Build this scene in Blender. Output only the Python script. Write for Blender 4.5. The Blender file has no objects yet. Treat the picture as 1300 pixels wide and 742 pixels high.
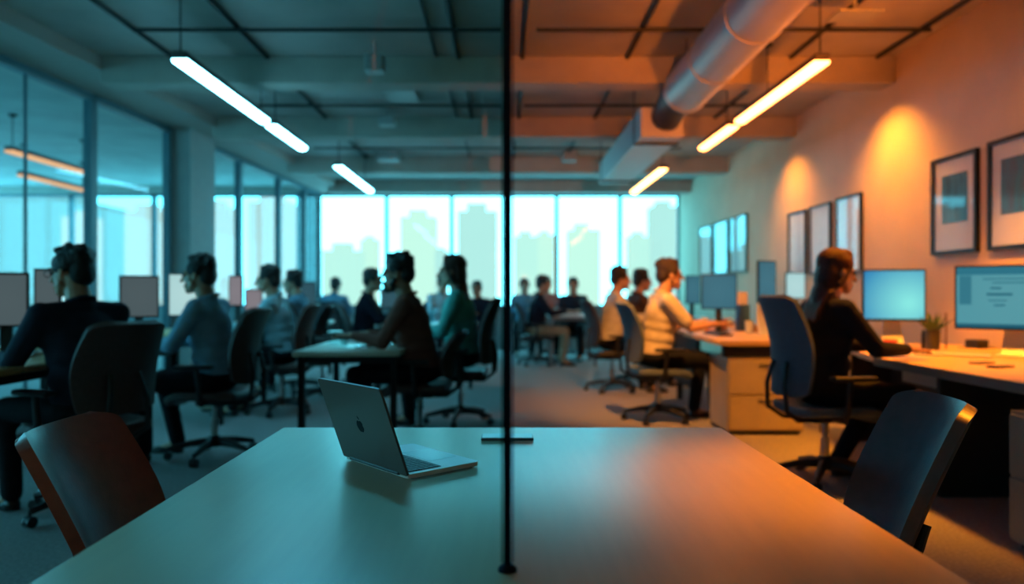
import bpy, bmesh, math, random
from mathutils import Vector, Matrix, Quaternion
random.seed(7)
PI = math.pi
SC = bpy.context.scene
COL = SC.collection
F = 950.0; CX = 640.0; CY = 372.0; CAMH = 1.15

def P(px, py, d):                       # photo pixel + depth -> world point
    return Vector(((px - CX) * d / F, d, CAMH - (py - CY) * d / F))
def PX(px, d): return (px - CX) * d / F
def PZ(py, d): return CAMH - (py - CY) * d / F

# ------------------------------------------------------------------ materials
MATS = {}
def mat(name, color, rough=0.5, metal=0.0, emit=None, estr=0.0, var=0.0, scale=8.0, bump=0.0, bscale=60.0, spec=0.5, coat=0.0, stretch=None):
    if name in MATS: return MATS[name]
    m = bpy.data.materials.new(name); m.use_nodes = True
    nt = m.node_tree; b = nt.nodes['Principled BSDF']
    b.inputs['Base Color'].default_value = (*color, 1)
    b.inputs['Roughness'].default_value = rough
    b.inputs['Metallic'].default_value = metal
    b.inputs['Specular IOR Level'].default_value = spec
    b.inputs['Coat Weight'].default_value = coat; b.inputs['Coat Roughness'].default_value = .14
    tc = nt.nodes.new('ShaderNodeTexCoord')
    vec = tc.outputs['Object']
    if stretch:
        mp = nt.nodes.new('ShaderNodeMapping'); mp.inputs['Scale'].default_value = stretch
        nt.links.new(vec, mp.inputs['Vector']); vec = mp.outputs['Vector']
    if var > 0:
        n = nt.nodes.new('ShaderNodeTexNoise'); n.inputs['Scale'].default_value = scale; n.inputs['Detail'].default_value = 5
        nt.links.new(vec, n.inputs['Vector'])
        r = nt.nodes.new('ShaderNodeValToRGB')
        r.color_ramp.elements[0].position = 0.3; r.color_ramp.elements[1].position = 0.7
        r.color_ramp.elements[0].color = (*[max(0, c * (1 - var)) for c in color], 1)
        r.color_ramp.elements[1].color = (*[min(1, c * (1 + var)) for c in color], 1)
        nt.links.new(n.outputs['Fac'], r.inputs['Fac']); nt.links.new(r.outputs['Color'], b.inputs['Base Color'])
    if bump > 0:
        n2 = nt.nodes.new('ShaderNodeTexNoise'); n2.inputs['Scale'].default_value = bscale; n2.inputs['Detail'].default_value = 4
        nt.links.new(vec, n2.inputs['Vector'])
        bp = nt.nodes.new('ShaderNodeBump'); bp.inputs['Strength'].default_value = bump; bp.inputs['Distance'].default_value = 0.02
        nt.links.new(n2.outputs['Fac'], bp.inputs['Height']); nt.links.new(bp.outputs['Normal'], b.inputs['Normal'])
    if emit:
        b.inputs['Emission Color'].default_value = (*emit, 1); b.inputs['Emission Strength'].default_value = estr
    MATS[name] = m
    return m

def glass_mat(name, tint, refl=1.0):
    if name in MATS: return MATS[name]
    m = bpy.data.materials.new(name); m.use_nodes = True; nt = m.node_tree
    for n in list(nt.nodes): nt.nodes.remove(n)
    out = nt.nodes.new('ShaderNodeOutputMaterial'); mix = nt.nodes.new('ShaderNodeMixShader')
    tr = nt.nodes.new('ShaderNodeBsdfTransparent'); tr.inputs['Color'].default_value = (*tint, 1)
    gl = nt.nodes.new('ShaderNodeBsdfGlossy'); gl.inputs['Roughness'].default_value = 0.02
    fr = nt.nodes.new('ShaderNodeLayerWeight'); fr.inputs['Blend'].default_value = .5
    pw = nt.nodes.new('ShaderNodeMath'); pw.operation = 'POWER'; pw.inputs[1].default_value = 5.0
    mu = nt.nodes.new('ShaderNodeMath'); mu.operation = 'MULTIPLY_ADD'; mu.inputs[1].default_value = .93 * refl; mu.inputs[2].default_value = .05 * refl
    nt.links.new(fr.outputs['Facing'], pw.inputs[0]); nt.links.new(pw.outputs[0], mu.inputs[0]); nt.links.new(mu.outputs[0], mix.inputs[0])
    nt.links.new(tr.outputs[0], mix.inputs[1]); nt.links.new(gl.outputs[0], mix.inputs[2])
    nt.links.new(mix.outputs[0], out.inputs['Surface'])
    MATS[name] = m
    return m

def emit_mat(name, color, strength):
    if name in MATS: return MATS[name]
    m = bpy.data.materials.new(name); m.use_nodes = True; nt = m.node_tree
    for n in list(nt.nodes): nt.nodes.remove(n)
    out = nt.nodes.new('ShaderNodeOutputMaterial'); e = nt.nodes.new('ShaderNodeEmission')
    e.inputs['Color'].default_value = (*color, 1); e.inputs['Strength'].default_value = strength
    nt.links.new(e.outputs[0], out.inputs['Surface'])
    MATS[name] = m
    return m

def screen_mat(name, c0, c1, strength, center=(0.2, -0.08), size=0.5):
    """glowing display: radial blend c1 (centre) -> c0 (edge), in the panel's own coordinates (y across, z up)"""
    if name in MATS: return MATS[name]
    m = bpy.data.materials.new(name); m.use_nodes = True; nt = m.node_tree
    b = nt.nodes['Principled BSDF']; b.inputs['Roughness'].default_value = 0.25
    b.inputs['Base Color'].default_value = (0.004, 0.005, 0.006, 1); b.inputs['Specular IOR Level'].default_value = .08
    tc = nt.nodes.new('ShaderNodeTexCoord'); mp = nt.nodes.new('ShaderNodeMapping')
    mp.inputs['Location'].default_value = (0, -center[0] / size, -center[1] / size)
    mp.inputs['Scale'].default_value = (0, 1 / size, 1 / size)
    g = nt.nodes.new('ShaderNodeTexGradient'); g.gradient_type = 'SPHERICAL'
    r = nt.nodes.new('ShaderNodeValToRGB')
    r.color_ramp.elements[0].color = (*c0, 1); r.color_ramp.elements[1].color = (*c1, 1)
    r.color_ramp.elements[0].position = 0.05; r.color_ramp.elements[1].position = 0.95
    nt.links.new(tc.outputs['Object'], mp.inputs['Vector']); nt.links.new(mp.outputs['Vector'], g.inputs['Vector'])
    nt.links.new(g.outputs['Fac'], r.inputs['Fac']); nt.links.new(r.outputs['Color'], b.inputs['Emission Color'])
    b.inputs['Emission Strength'].default_value = strength
    MATS[name] = m
    return m

# ------------------------------------------------------------------ object helpers
def setp(o, label=None, cat=None, group=None, kind=None):
    if label: o['label'] = label
    if cat: o['category'] = cat
    if group: o['group'] = group
    if kind: o['kind'] = kind
    return o

def thing(name, label, cat, loc=(0, 0, 0), rz=0.0, group=None, kind=None):
    o = bpy.data.objects.new(name, None); COL.objects.link(o)
    o.empty_display_size = 0.1
    o.location = loc; o.rotation_euler = (0, 0, rz)
    return setp(o, label, cat, group, kind)

def obj(name, geo, m, parent=None, loc=None, rot=None, smooth=None):
    if isinstance(geo, bmesh.types.BMesh):
        me = bpy.data.meshes.new(name); bmesh.ops.recalc_face_normals(geo, faces=geo.faces[:]); geo.to_mesh(me); geo.free()
    else: me = geo
    if m: me.materials.clear(); me.materials.append(m)
    if smooth is not None:
        me.polygons.foreach_set('use_smooth', [True] * len(me.polygons))
        if smooth < 3.1:
            me.set_sharp_from_angle(angle=smooth)
    o = bpy.data.objects.new(name, me); COL.objects.link(o)
    if parent: o.parent = parent
    if loc is not None: o.location = loc
    if rot is not None: o.rotation_euler = rot
    return o

def dup(root, loc=None, rz=None, label=None, group=None, parent=None):
    c = root.copy(); COL.objects.link(c)
    if parent: c.parent = parent
    if loc is not None: c.location = loc
    if rz is not None: c.rotation_euler = (0, 0, rz)
    if label: c['label'] = label
    if group: c['group'] = group
    for ch in list(root.children): dup(ch, parent=c)
    return c

def BM(): return bmesh.new()

def box(bm, c, s, bevel=0.0, seg=2, rot=None):
    r = bmesh.ops.create_cube(bm, size=1.0); vs = r['verts']
    bmesh.ops.scale(bm, vec=s, verts=vs)
    if bevel > 0:
        es = list({e for v in vs for e in v.link_edges})
        q = bmesh.ops.bevel(bm, geom=vs + es, offset=bevel, segments=seg, affect='EDGES', profile=0.5)
        vs = list(set(q['verts']) | {v for f in q['faces'] for v in f.verts})
        vs = [v for v in vs if v.is_valid]
        seen = set(vs); st = list(vs)
        while st:
            v = st.pop()
            for e in v.link_edges:
                w = e.other_vert(v)
                if w not in seen: seen.add(w); st.append(w)
        vs = list(seen)
    if rot is not None: bmesh.ops.rotate(bm, cent=(0, 0, 0), matrix=rot, verts=vs)
    bmesh.ops.translate(bm, vec=c, verts=vs)
    return vs

def box2(bm, a, b, bevel=0.0, seg=2):
    a = Vector(a); b = Vector(b)
    return box(bm, (a + b) / 2, [abs(b[i] - a[i]) for i in range(3)], bevel, seg)

def frame_of(d):
    d = d.normalized()
    u = d.orthogonal().normalized(); w = d.cross(u)
    return u, w

def tube(bm, pts, rad, seg=10, cap=True, closed=False):
    pts = [Vector(p) for p in pts]; n = len(pts)
    rads = rad if isinstance(rad, (list, tuple)) else [rad] * n
    rings = []; u = None
    for i, p in enumerate(pts):
        if closed: d = pts[(i + 1) % n] - pts[i - 1]
        else: d = pts[min(i + 1, n - 1)] - pts[max(i - 1, 0)]
        d.normalize()
        if u is None: u = d.orthogonal().normalized()
        else:
            u = u - d * u.dot(d)
            u = u.normalized() if u.length > 1e-6 else d.orthogonal().normalized()
        w = d.cross(u)
        rings.append([bm.verts.new(p + (u * math.cos(2 * PI * k / seg) + w * math.sin(2 * PI * k / seg)) * rads[i]) for k in range(seg)])
    m = n if closed else n - 1
    for i in range(m):
        a = rings[i]; b = rings[(i + 1) % n]
        for k in range(seg):
            bm.faces.new((a[k], a[(k + 1) % seg], b[(k + 1) % seg], b[k]))
    if cap and not closed:
        bm.faces.new(rings[0][::-1]); bm.faces.new(rings[-1])

def lathe(bm, prof, seg=24, c=(0, 0, 0)):
    rings = []
    for r, z in prof:
        if r <= 1e-6: rings.append([bm.verts.new((c[0], c[1], c[2] + z))])
        else: rings.append([bm.verts.new((c[0] + r * math.cos(2 * PI * k / seg), c[1] + r * math.sin(2 * PI * k / seg), c[2] + z)) for k in range(seg)])
    for a, b in zip(rings, rings[1:]):
        for k in range(seg):
            k2 = (k + 1) % seg
            if len(a) == 1 and len(b) == 1: continue
            if len(a) == 1: bm.faces.new((a[0], b[k2], b[k]))
            elif len(b) == 1: bm.faces.new((a[k], a[k2], b[0]))
            else: bm.faces.new((a[k], a[k2], b[k2], b[k]))

def capsule(bm, a, b, ra, rb, seg=12, rings=4):
    a = Vector(a); b = Vector(b); d = b - a
    if d.length < 1e-5: d = Vector((0, 0, 1e-4)); b = a + d
    dn = d.normalized(); u, w = frame_of(dn)
    prof = []
    for i in range(rings + 1):
        t = -PI / 2 + (PI / 2) * i / rings
        prof.append((a + dn * (math.sin(t) * ra), math.cos(t) * ra))
    for i in range(rings + 1):
        t = (PI / 2) * i / rings
        prof.append((b + dn * (math.sin(t) * rb), math.cos(t) * rb))
    prev = None
    for p, r in prof:
        if r < 1e-6: ring = [bm.verts.new(p)]
        else: ring = [bm.verts.new(p + (u * math.cos(2 * PI * k / seg) + w * math.sin(2 * PI * k / seg)) * r) for k in range(seg)]
        if prev:
            for k in range(seg):
                k2 = (k + 1) % seg
                if len(prev) == 1: bm.faces.new((prev[0], ring[k2], ring[k]))
                elif len(ring) == 1: bm.faces.new((prev[k], prev[k2], ring[0]))
                else: bm.faces.new((prev[k], prev[k2], ring[k2], ring[k]))
        prev = ring

def ell(bm, c, r, rot=None, seg=18):
    q = bmesh.ops.create_uvsphere(bm, u_segments=seg, v_segments=seg // 2 + 2, radius=1.0); vs = q['verts']
    bmesh.ops.scale(bm, vec=r, verts=vs)
    if rot is not None: bmesh.ops.rotate(bm, cent=(0, 0, 0), matrix=rot, verts=vs)
    bmesh.ops.translate(bm, vec=c, verts=vs)
    return vs

def remesh(bm, voxel, it=3, fac=0.5):
    bmesh.ops.recalc_face_normals(bm, faces=bm.faces[:])
    me = bpy.data.meshes.new('tmp'); bm.to_mesh(me); bm.free()
    o = bpy.data.objects.new('tmp', me); COL.objects.link(o)
    r = o.modifiers.new('r', 'REMESH'); r.mode = 'VOXEL'; r.voxel_size = voxel; r.adaptivity = 0.0
    s = o.modifiers.new('s', 'SMOOTH'); s.factor = fac; s.iterations = it
    dg = bpy.context.evaluated_depsgraph_get()
    out = bpy.data.meshes.new_from_object(o.evaluated_get(dg))
    bpy.data.objects.remove(o); bpy.data.meshes.remove(me)
    return out

def sheet(bm, fn, nu, nv, th):
    """closed curved slab: fn(u,v)->Vector, thickness th along the surface normal"""
    g = [[fn(i / nu, j / nv) for i in range(nu + 1)] for j in range(nv + 1)]
    def nrm(i, j):
        a = g[j][min(i + 1, nu)] - g[j][max(i - 1, 0)]; b = g[min(j + 1, nv)][i] - g[max(j - 1, 0)][i]
        n = a.cross(b)
        return n.normalized() if n.length > 1e-9 else Vector((1, 0, 0))
    A = [[bm.verts.new(g[j][i] + nrm(i, j) * th / 2) for i in range(nu + 1)] for j in range(nv + 1)]
    B = [[bm.verts.new(g[j][i] - nrm(i, j) * th / 2) for i in range(nu + 1)] for j in range(nv + 1)]
    for j in range(nv):
        for i in range(nu):
            bm.faces.new((A[j][i], A[j][i + 1], A[j + 1][i + 1], A[j + 1][i]))
            bm.faces.new((B[j][i], B[j + 1][i], B[j + 1][i + 1], B[j][i + 1]))
    for j in range(nv):
        bm.faces.new((A[j][0], A[j + 1][0], B[j + 1][0], B[j][0]))
        bm.faces.new((A[j][nu], B[j][nu], B[j + 1][nu], A[j + 1][nu]))
    for i in range(nu):
        bm.faces.new((A[0][i], B[0][i], B[0][i + 1], A[0][i + 1]))
        bm.faces.new((A[nv][i], A[nv][i + 1], B[nv][i + 1], B[nv][i]))

def rrect_w(v, w0, w1, w2, rc):
    """width profile of a back: w0 bottom, w1 middle, w2 top, corners rounded over rc of the height"""
    w = w0 + (w1 - w0) * math.sin(min(v, .5) * PI) if v < .5 else w1 + (w2 - w1) * (1 - math.sin((1 - v) * PI))
    if v > 1 - rc: t = (v - (1 - rc)) / rc; w -= .5 * (1 - math.sqrt(max(0, 1 - t * t))) * w1 * .55
    if v < rc: t = (rc - v) / rc; w -= .5 * (1 - math.sqrt(max(0, 1 - t * t))) * w1 * .45
    return w

# ------------------------------------------------------------------ palette
M_plaster = mat('plaster', (.62, .48, .34), .85, var=.05, scale=3, bump=.05, bscale=40)
M_ceil = mat('ceiling_concrete', (.40, .38, .36), .85, var=.12, scale=2.2, bump=.1, bscale=20)
M_beam = mat('beam_concrete', (.40, .36, .32), .85, var=.08, scale=4)
M_carpet = mat('carpet', (.31, .29, .29), .95, var=.22, scale=60, bump=.5, bscale=220)
M_frame = mat('window_frame', (.06, .13, .16), .45)
M_col = mat('column_paint', (.30, .29, .28), .7, var=.05)
M_glass_side = glass_mat('side_glass', (.80, .93, .95), .32)
M_glass_back = glass_mat('rear_glass', (.93, .985, .97), .6)
M_glass_div = glass_mat('divider_filter_glass', (.15, .42, .52), .25)
M_black = mat('black_metal', (.008, .009, .011), .5, spec=.2)
M_post = mat('post_metal', (.004, .005, .012), .5, spec=.08)
M_strip = glass_mat('post_strip', (.60, .68, .68), .15)
M_track = mat('conduit_paint', (.012, .016, .018), .6)
M_wood = mat('meeting_table_laminate', (.36, .25, .12), .37, var=.06, scale=5, coat=.0, bump=.025, bscale=30, stretch=(9, .8, 1), spec=1.0)
M_desk = mat('desk_oak', (.60, .37, .14), .45, var=.12, scale=6, stretch=(1, 7, 1))
M_deskedge = mat('desk_edge', (.16, .16, .13), .6)
M_white = mat('white_top', (.72, .74, .72), .4)
M_ped = mat('pedestal_birch', (.46, .38, .27), .5, var=.08, scale=4)
M_dark = mat('dark_panel', (.022, .02, .02), .6)
M_chair = mat('chair_brown_black', (.075, .042, .038), .6, var=.2, scale=60)
M_chairb = mat('chair_slate', (.10, .135, .165), .7, var=.15, scale=90)
M_chairn = mat('chair_charcoal', (.03, .033, .04), .65, var=.15, scale=90)
M_plastic = mat('black_plastic', (.014, .014, .016), .5)
M_chrome = mat('steel', (.55, .55, .55), .3, metal=1)
M_alu = mat('aluminium', (.66, .66, .66), .5, metal=.2)
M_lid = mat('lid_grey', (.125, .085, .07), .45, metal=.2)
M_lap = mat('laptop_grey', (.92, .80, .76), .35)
M_key = mat('keycap', (.012, .013, .015), .5)
M_paper = mat('paper', (.75, .74, .72), .7)
M_skin = mat('skin', (.50, .27, .17), .5, var=.1, scale=25)
M_skind = mat('skin_deep', (.40, .21, .13), .5, var=.1, scale=25)
M_hair = mat('hair_black', (.010, .008, .008), .55, var=.5, scale=80, bump=.6, bscale=120, stretch=(1, 1, .3))
M_hairb = mat('hair_auburn', (.060, .018, .009), .5, spec=.25, var=.5, scale=60, bump=.6, bscale=120, stretch=(1, 1, .15))
M_eye = mat('eye', (.05, .03, .02), .2)
M_shoe = mat('shoe_black', (.012, .011, .011), .4)
M_trouser = mat('trouser_black', (.010, .011, .015), .8, spec=.15, var=.2, scale=30)
M_khaki = mat('trouser_khaki', (.36, .27, .17), .8, var=.1, scale=30)
def cloth(name, c): return mat(name, c, .85, var=.15, scale=14, bump=.35, bscale=9, spec=.15)

# ------------------------------------------------------------------ room shell
RW = 3.6; YB = 15.3; ZC = 3.33; YF = -1.2; XN = -10.6
def lwx(y): return -4.77 + .065 * y           # left glass wall line
def st(name, bm, m, **k):
    o = obj(name, bm, m, **k); o['kind'] = 'structure'; return o

b = BM(); box2(b, (XN, YF, -.1), (RW + .2, YB + .3, 0)); st('floor', b, M_carpet)
b = BM(); box2(b, (XN, YF, ZC), (RW + .2, YB + .3, ZC + .15)); st('ceiling', b, M_ceil)
b = BM(); box2(b, (RW, YF, 0), (RW + .2, YB + .3, ZC)); st('wall_right', b, M_plaster)
b = BM(); box2(b, (XN, YF - .15, 0), (RW + .2, YF, ZC)); st('wall_front', b, M_plaster)
b = BM(); box2(b, (XN, YB, 0), (RW, YB + .25, .86)); st('wall_rear', b, mat('rear_wall_paint', (.20, .23, .24), .8))
b = BM(); box2(b, (XN, YB, 3.18), (RW, YB + .25, ZC)); st('wall_rear_head', b, M_beam)
b = BM(); box2(b, (XN - .15, YF, 0), (XN, YB + .3, .95)); st('wall_left', b, mat('far_room_paint', (.20, .30, .33), .8))  # unseen wall, kept low so sky light floods in
b = BM(); box2(b, (RW - .015, YF, 0), (RW, YB, .1)); st('baseboard_right', b, M_dark)
# beams
for i, (y, x0) in enumerate([(6.88, -3.72), (9.24, -3.6), (12.0, -3.5), (14.4, -3.4)]):
    b = BM(); box2(b, (x0, y, ZC - .25), (RW, y + .27, ZC), .012); st('trim_%d' % (i + 1), b, M_beam)
# soffit above side glazing
b = BM()
y0, y1 = YF, YB
vs = []
for y in (y0, y1):
    xl = lwx(y); xr = -3.74 + .0 * y if False else xl + .62
    vs.append([b.verts.new((xl - .1, y, 3.2)), b.verts.new((xr, y, 3.2)), b.verts.new((xr, y, ZC)), b.verts.new((xl - .1, y, ZC))])
for k in range(4): b.faces.new((vs[0][k], vs[0][(k + 1) % 4], vs[1][(k + 1) % 4], vs[1][k]))
b.faces.new(vs[0]); b.faces.new(vs[1])
st('trim_5', b, mat('soffit_paint', (.36, .30, .27), .8))

ANG = math.atan(.065)
def slanted(bm, ya, yb, z0, z1, th, off=0.0):
    """box along the left glass line from ya to yb"""
    pa = Vector((lwx(ya) + off, ya, 0)); pb = Vector((lwx(yb) + off, yb, 0)); c = (pa + pb) / 2
    box(bm, (c.x, c.y, (z0 + z1) / 2), (th, (pb - pa).length, z1 - z0), rot=Matrix.Rotation(-ANG, 3, 'Z'))
# side windows: panes between mullions
mull = [3.3, 5.6, 7.72, 9.28, 10.0, 11.36, 13.0, 14.35, YB]
n = 0
for a, c in zip(mull, mull[1:]):
    if a == 9.28: continue
    n += 1
    b = BM(); slanted(b, a + .05, c - .05, .08, 3.14, .012)
    st('window_%d' % n, b, M_glass_side)
    w = bpy.data.objects['window_%d' % n]
    b = BM()
    slanted(b, a, a + .05, 0, 3.2, .09); slanted(b, c - .05, c, 0, 3.2, .09)
    slanted(b, a, c, 3.13, 3.2, .09); slanted(b, a, c, 0, .08, .09)
    if n in (1, 2): slanted(b, (a + c) / 2 + .1, (a + c) / 2 + .115, .08, 3.13, .03)
    f = obj('window_frame', b, M_frame, w)
b = BM(); slanted(b, 9.3, 9.98, 0, 3.2, .34, .1); st('trim_6', b, M_col)
# rear windows
mx = [-3.86, -2.42, -1.08, .02, 1.1, 2.38, RW]
rear_x = [PX(400, YB), PX(490, YB), PX(573, YB), PX(642, YB), PX(707, YB), PX(788, YB), RW]
for a, c in zip(rear_x, rear_x[1:]):
    n += 1
    b = BM(); box2(b, (a + .04, YB + .1, .9), (c - .04, YB + .112, 3.14)); w = st('window_%d' % n, b, M_glass_back)
    b = BM()
    box2(b, (a, YB + .06, .86), (a + .04, YB + .15, 3.18)); box2(b, (c - .04, YB + .06, .86), (c, YB + .15, 3.18))
    box2(b, (a, YB + .06, .86), (c, YB + .15, .9)); box2(b, (a, YB + .06, 3.13), (c, YB + .15, 3.18))
    obj('window_frame', b, M_frame, w)
xs = [XN, -8.9, -7.2, -5.5, rear_x[0]]
for a, c in zip(xs, xs[1:]):
    n += 1
    b = BM(); box2(b, (a + .04, YB + .1, .9), (c - .04, YB + .112, 3.14)); w = st('window_%d' % n, b, M_glass_back)
    b = BM()
    box2(b, (a, YB + .06, .86), (a + .04, YB + .15, 3.18)); box2(b, (c - .04, YB + .06, .86), (c, YB + .15, 3.18))
    box2(b, (a, YB + .06, .86), (c, YB + .15, .9)); box2(b, (a, YB + .06, 3.13), (c, YB + .15, 3.18))
    obj('window_frame', b, M_frame, w)
b = BM(); box2(b, (rear_x[0] - .35, YB - .12, 0), (rear_x[0] - .02, YB + .02, 3.2)); st('trim_7', b, M_frame)

# ------------------------------------------------------------------ city beyond the windows
def tower_glow_mat(name, e):
    return mat(name, (.004, .006, .006), .95, emit=e, estr=.92, spec=0.0)  # haze put into the tower walls as an even glow
M_tw = [tower_glow_mat('haze_a', (.68, 1.1, .98)), tower_glow_mat('haze_b', (.76, 1.15, .98)), tower_glow_mat('haze_c', (.60, 1.0, .95)), tower_glow_mat('haze_d', (.90, 1.0, .98)), tower_glow_mat('haze_e', (.32, .72, .82))]
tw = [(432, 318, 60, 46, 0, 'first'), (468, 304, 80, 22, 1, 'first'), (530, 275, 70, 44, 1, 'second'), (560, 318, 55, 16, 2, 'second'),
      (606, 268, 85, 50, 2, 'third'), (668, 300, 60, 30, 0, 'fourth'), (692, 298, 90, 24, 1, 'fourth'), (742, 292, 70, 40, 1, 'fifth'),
      (812, 300, 65, 26, 0, 'sixth'), (845, 262, 80, 34, 2, 'sixth'), (268, 262, 60, 40, 3, 'side'), (340, 256, 75, 50, 3, 'side'), (95, 275, 60, 34, 3, 'near side'), (180, 268, 70, 44, 3, 'near side'), (10, 250, 80, 150, 4, 'nearest side')]  # near-side towers added so their glow sets the tone of the side panes
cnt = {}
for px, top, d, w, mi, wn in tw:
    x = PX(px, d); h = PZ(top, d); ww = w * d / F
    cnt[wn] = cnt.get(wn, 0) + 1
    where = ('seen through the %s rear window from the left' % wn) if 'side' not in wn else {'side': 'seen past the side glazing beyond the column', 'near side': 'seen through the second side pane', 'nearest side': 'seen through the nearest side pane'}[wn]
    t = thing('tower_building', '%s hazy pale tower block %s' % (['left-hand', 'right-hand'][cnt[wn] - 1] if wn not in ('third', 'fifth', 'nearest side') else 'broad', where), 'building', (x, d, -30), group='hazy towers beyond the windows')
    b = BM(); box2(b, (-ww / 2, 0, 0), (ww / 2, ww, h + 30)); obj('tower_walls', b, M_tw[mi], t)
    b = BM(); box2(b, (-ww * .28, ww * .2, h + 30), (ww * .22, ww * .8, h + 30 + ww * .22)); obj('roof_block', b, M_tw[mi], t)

# ------------------------------------------------------------------ divider: post + glass, its tint put in to block the orange light
t = thing('glass_partition', 'slim black post with glass panels, tinted to split the light, standing in the middle of the meeting table', 'partition', (0, 1.13, .73))
px_ = .005
b = BM(); box2(b, (px_ - .0046, -.008, .0), (px_ + .0046, .008, ZC - .735)); obj('post', b, M_post, t)
b = BM(); box2(b, (px_ - .0105, .001, .012), (px_ - .0046, .010, ZC - .735)); o = obj('edge_strip', b, M_strip, t); o['label'] = 'thin grey-green edge strip left of the black post'
b = BM(); box2(b, (px_ + .0046, .001, .012), (px_ + .0105, .010, ZC - .735)); o = obj('edge_strip', b, glass_mat('post_strip_warm', (.72, .70, .74), .15), t); o['label'] = 'thin pale edge strip right of the black post'
b = BM(); lathe(b, [(0, 0), (.0145, 0), (.0145, .004), (.009, .010), (0, .010)], 24, (px_, 0, 0)); obj('base_flange', b, M_post, t)
gx0, gx1 = px_ - .003, px_ + .003
b = BM(); box2(b, (gx0, .012, .018), (gx1, 1.20, ZC - .735)); obj('glass_panel', b, M_glass_div, t)
b = BM(); box2(b, (gx0, 1.26, -.725), (gx1, 5.72, ZC - .735)); obj('glass_panel', b, M_glass_div, t)
b = BM(); box2(b, (gx0, 6.04, -.725), (gx1, 8.08, ZC - .735)); obj('glass_panel', b, M_glass_div, t)

# ------------------------------------------------------------------ meeting table
t = thing('meeting_table', 'long light wood meeting table with the laptop and the dark divider post on it', 'table', (0, 1.25, 0))
b = BM(); box2(b, (-.688, -.85, .695), (.676, 1.083, .73), .004, 2); obj('tabletop', b, M_wood, t, smooth=.6)
for sx in (-.5, .5):
    for sy in (-.7, .85):
        b = BM(); box2(b, (sx - .03, sy - .03, 0), (sx + .03, sy + .03, .695), .004); obj('leg', b, M_black, t)
b = BM()
for sy in (-.7, .85): box2(b, (-.47, sy - .02, .63), (.47, sy + .02, .69))
obj('frame_rail', b, M_black, t)

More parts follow.
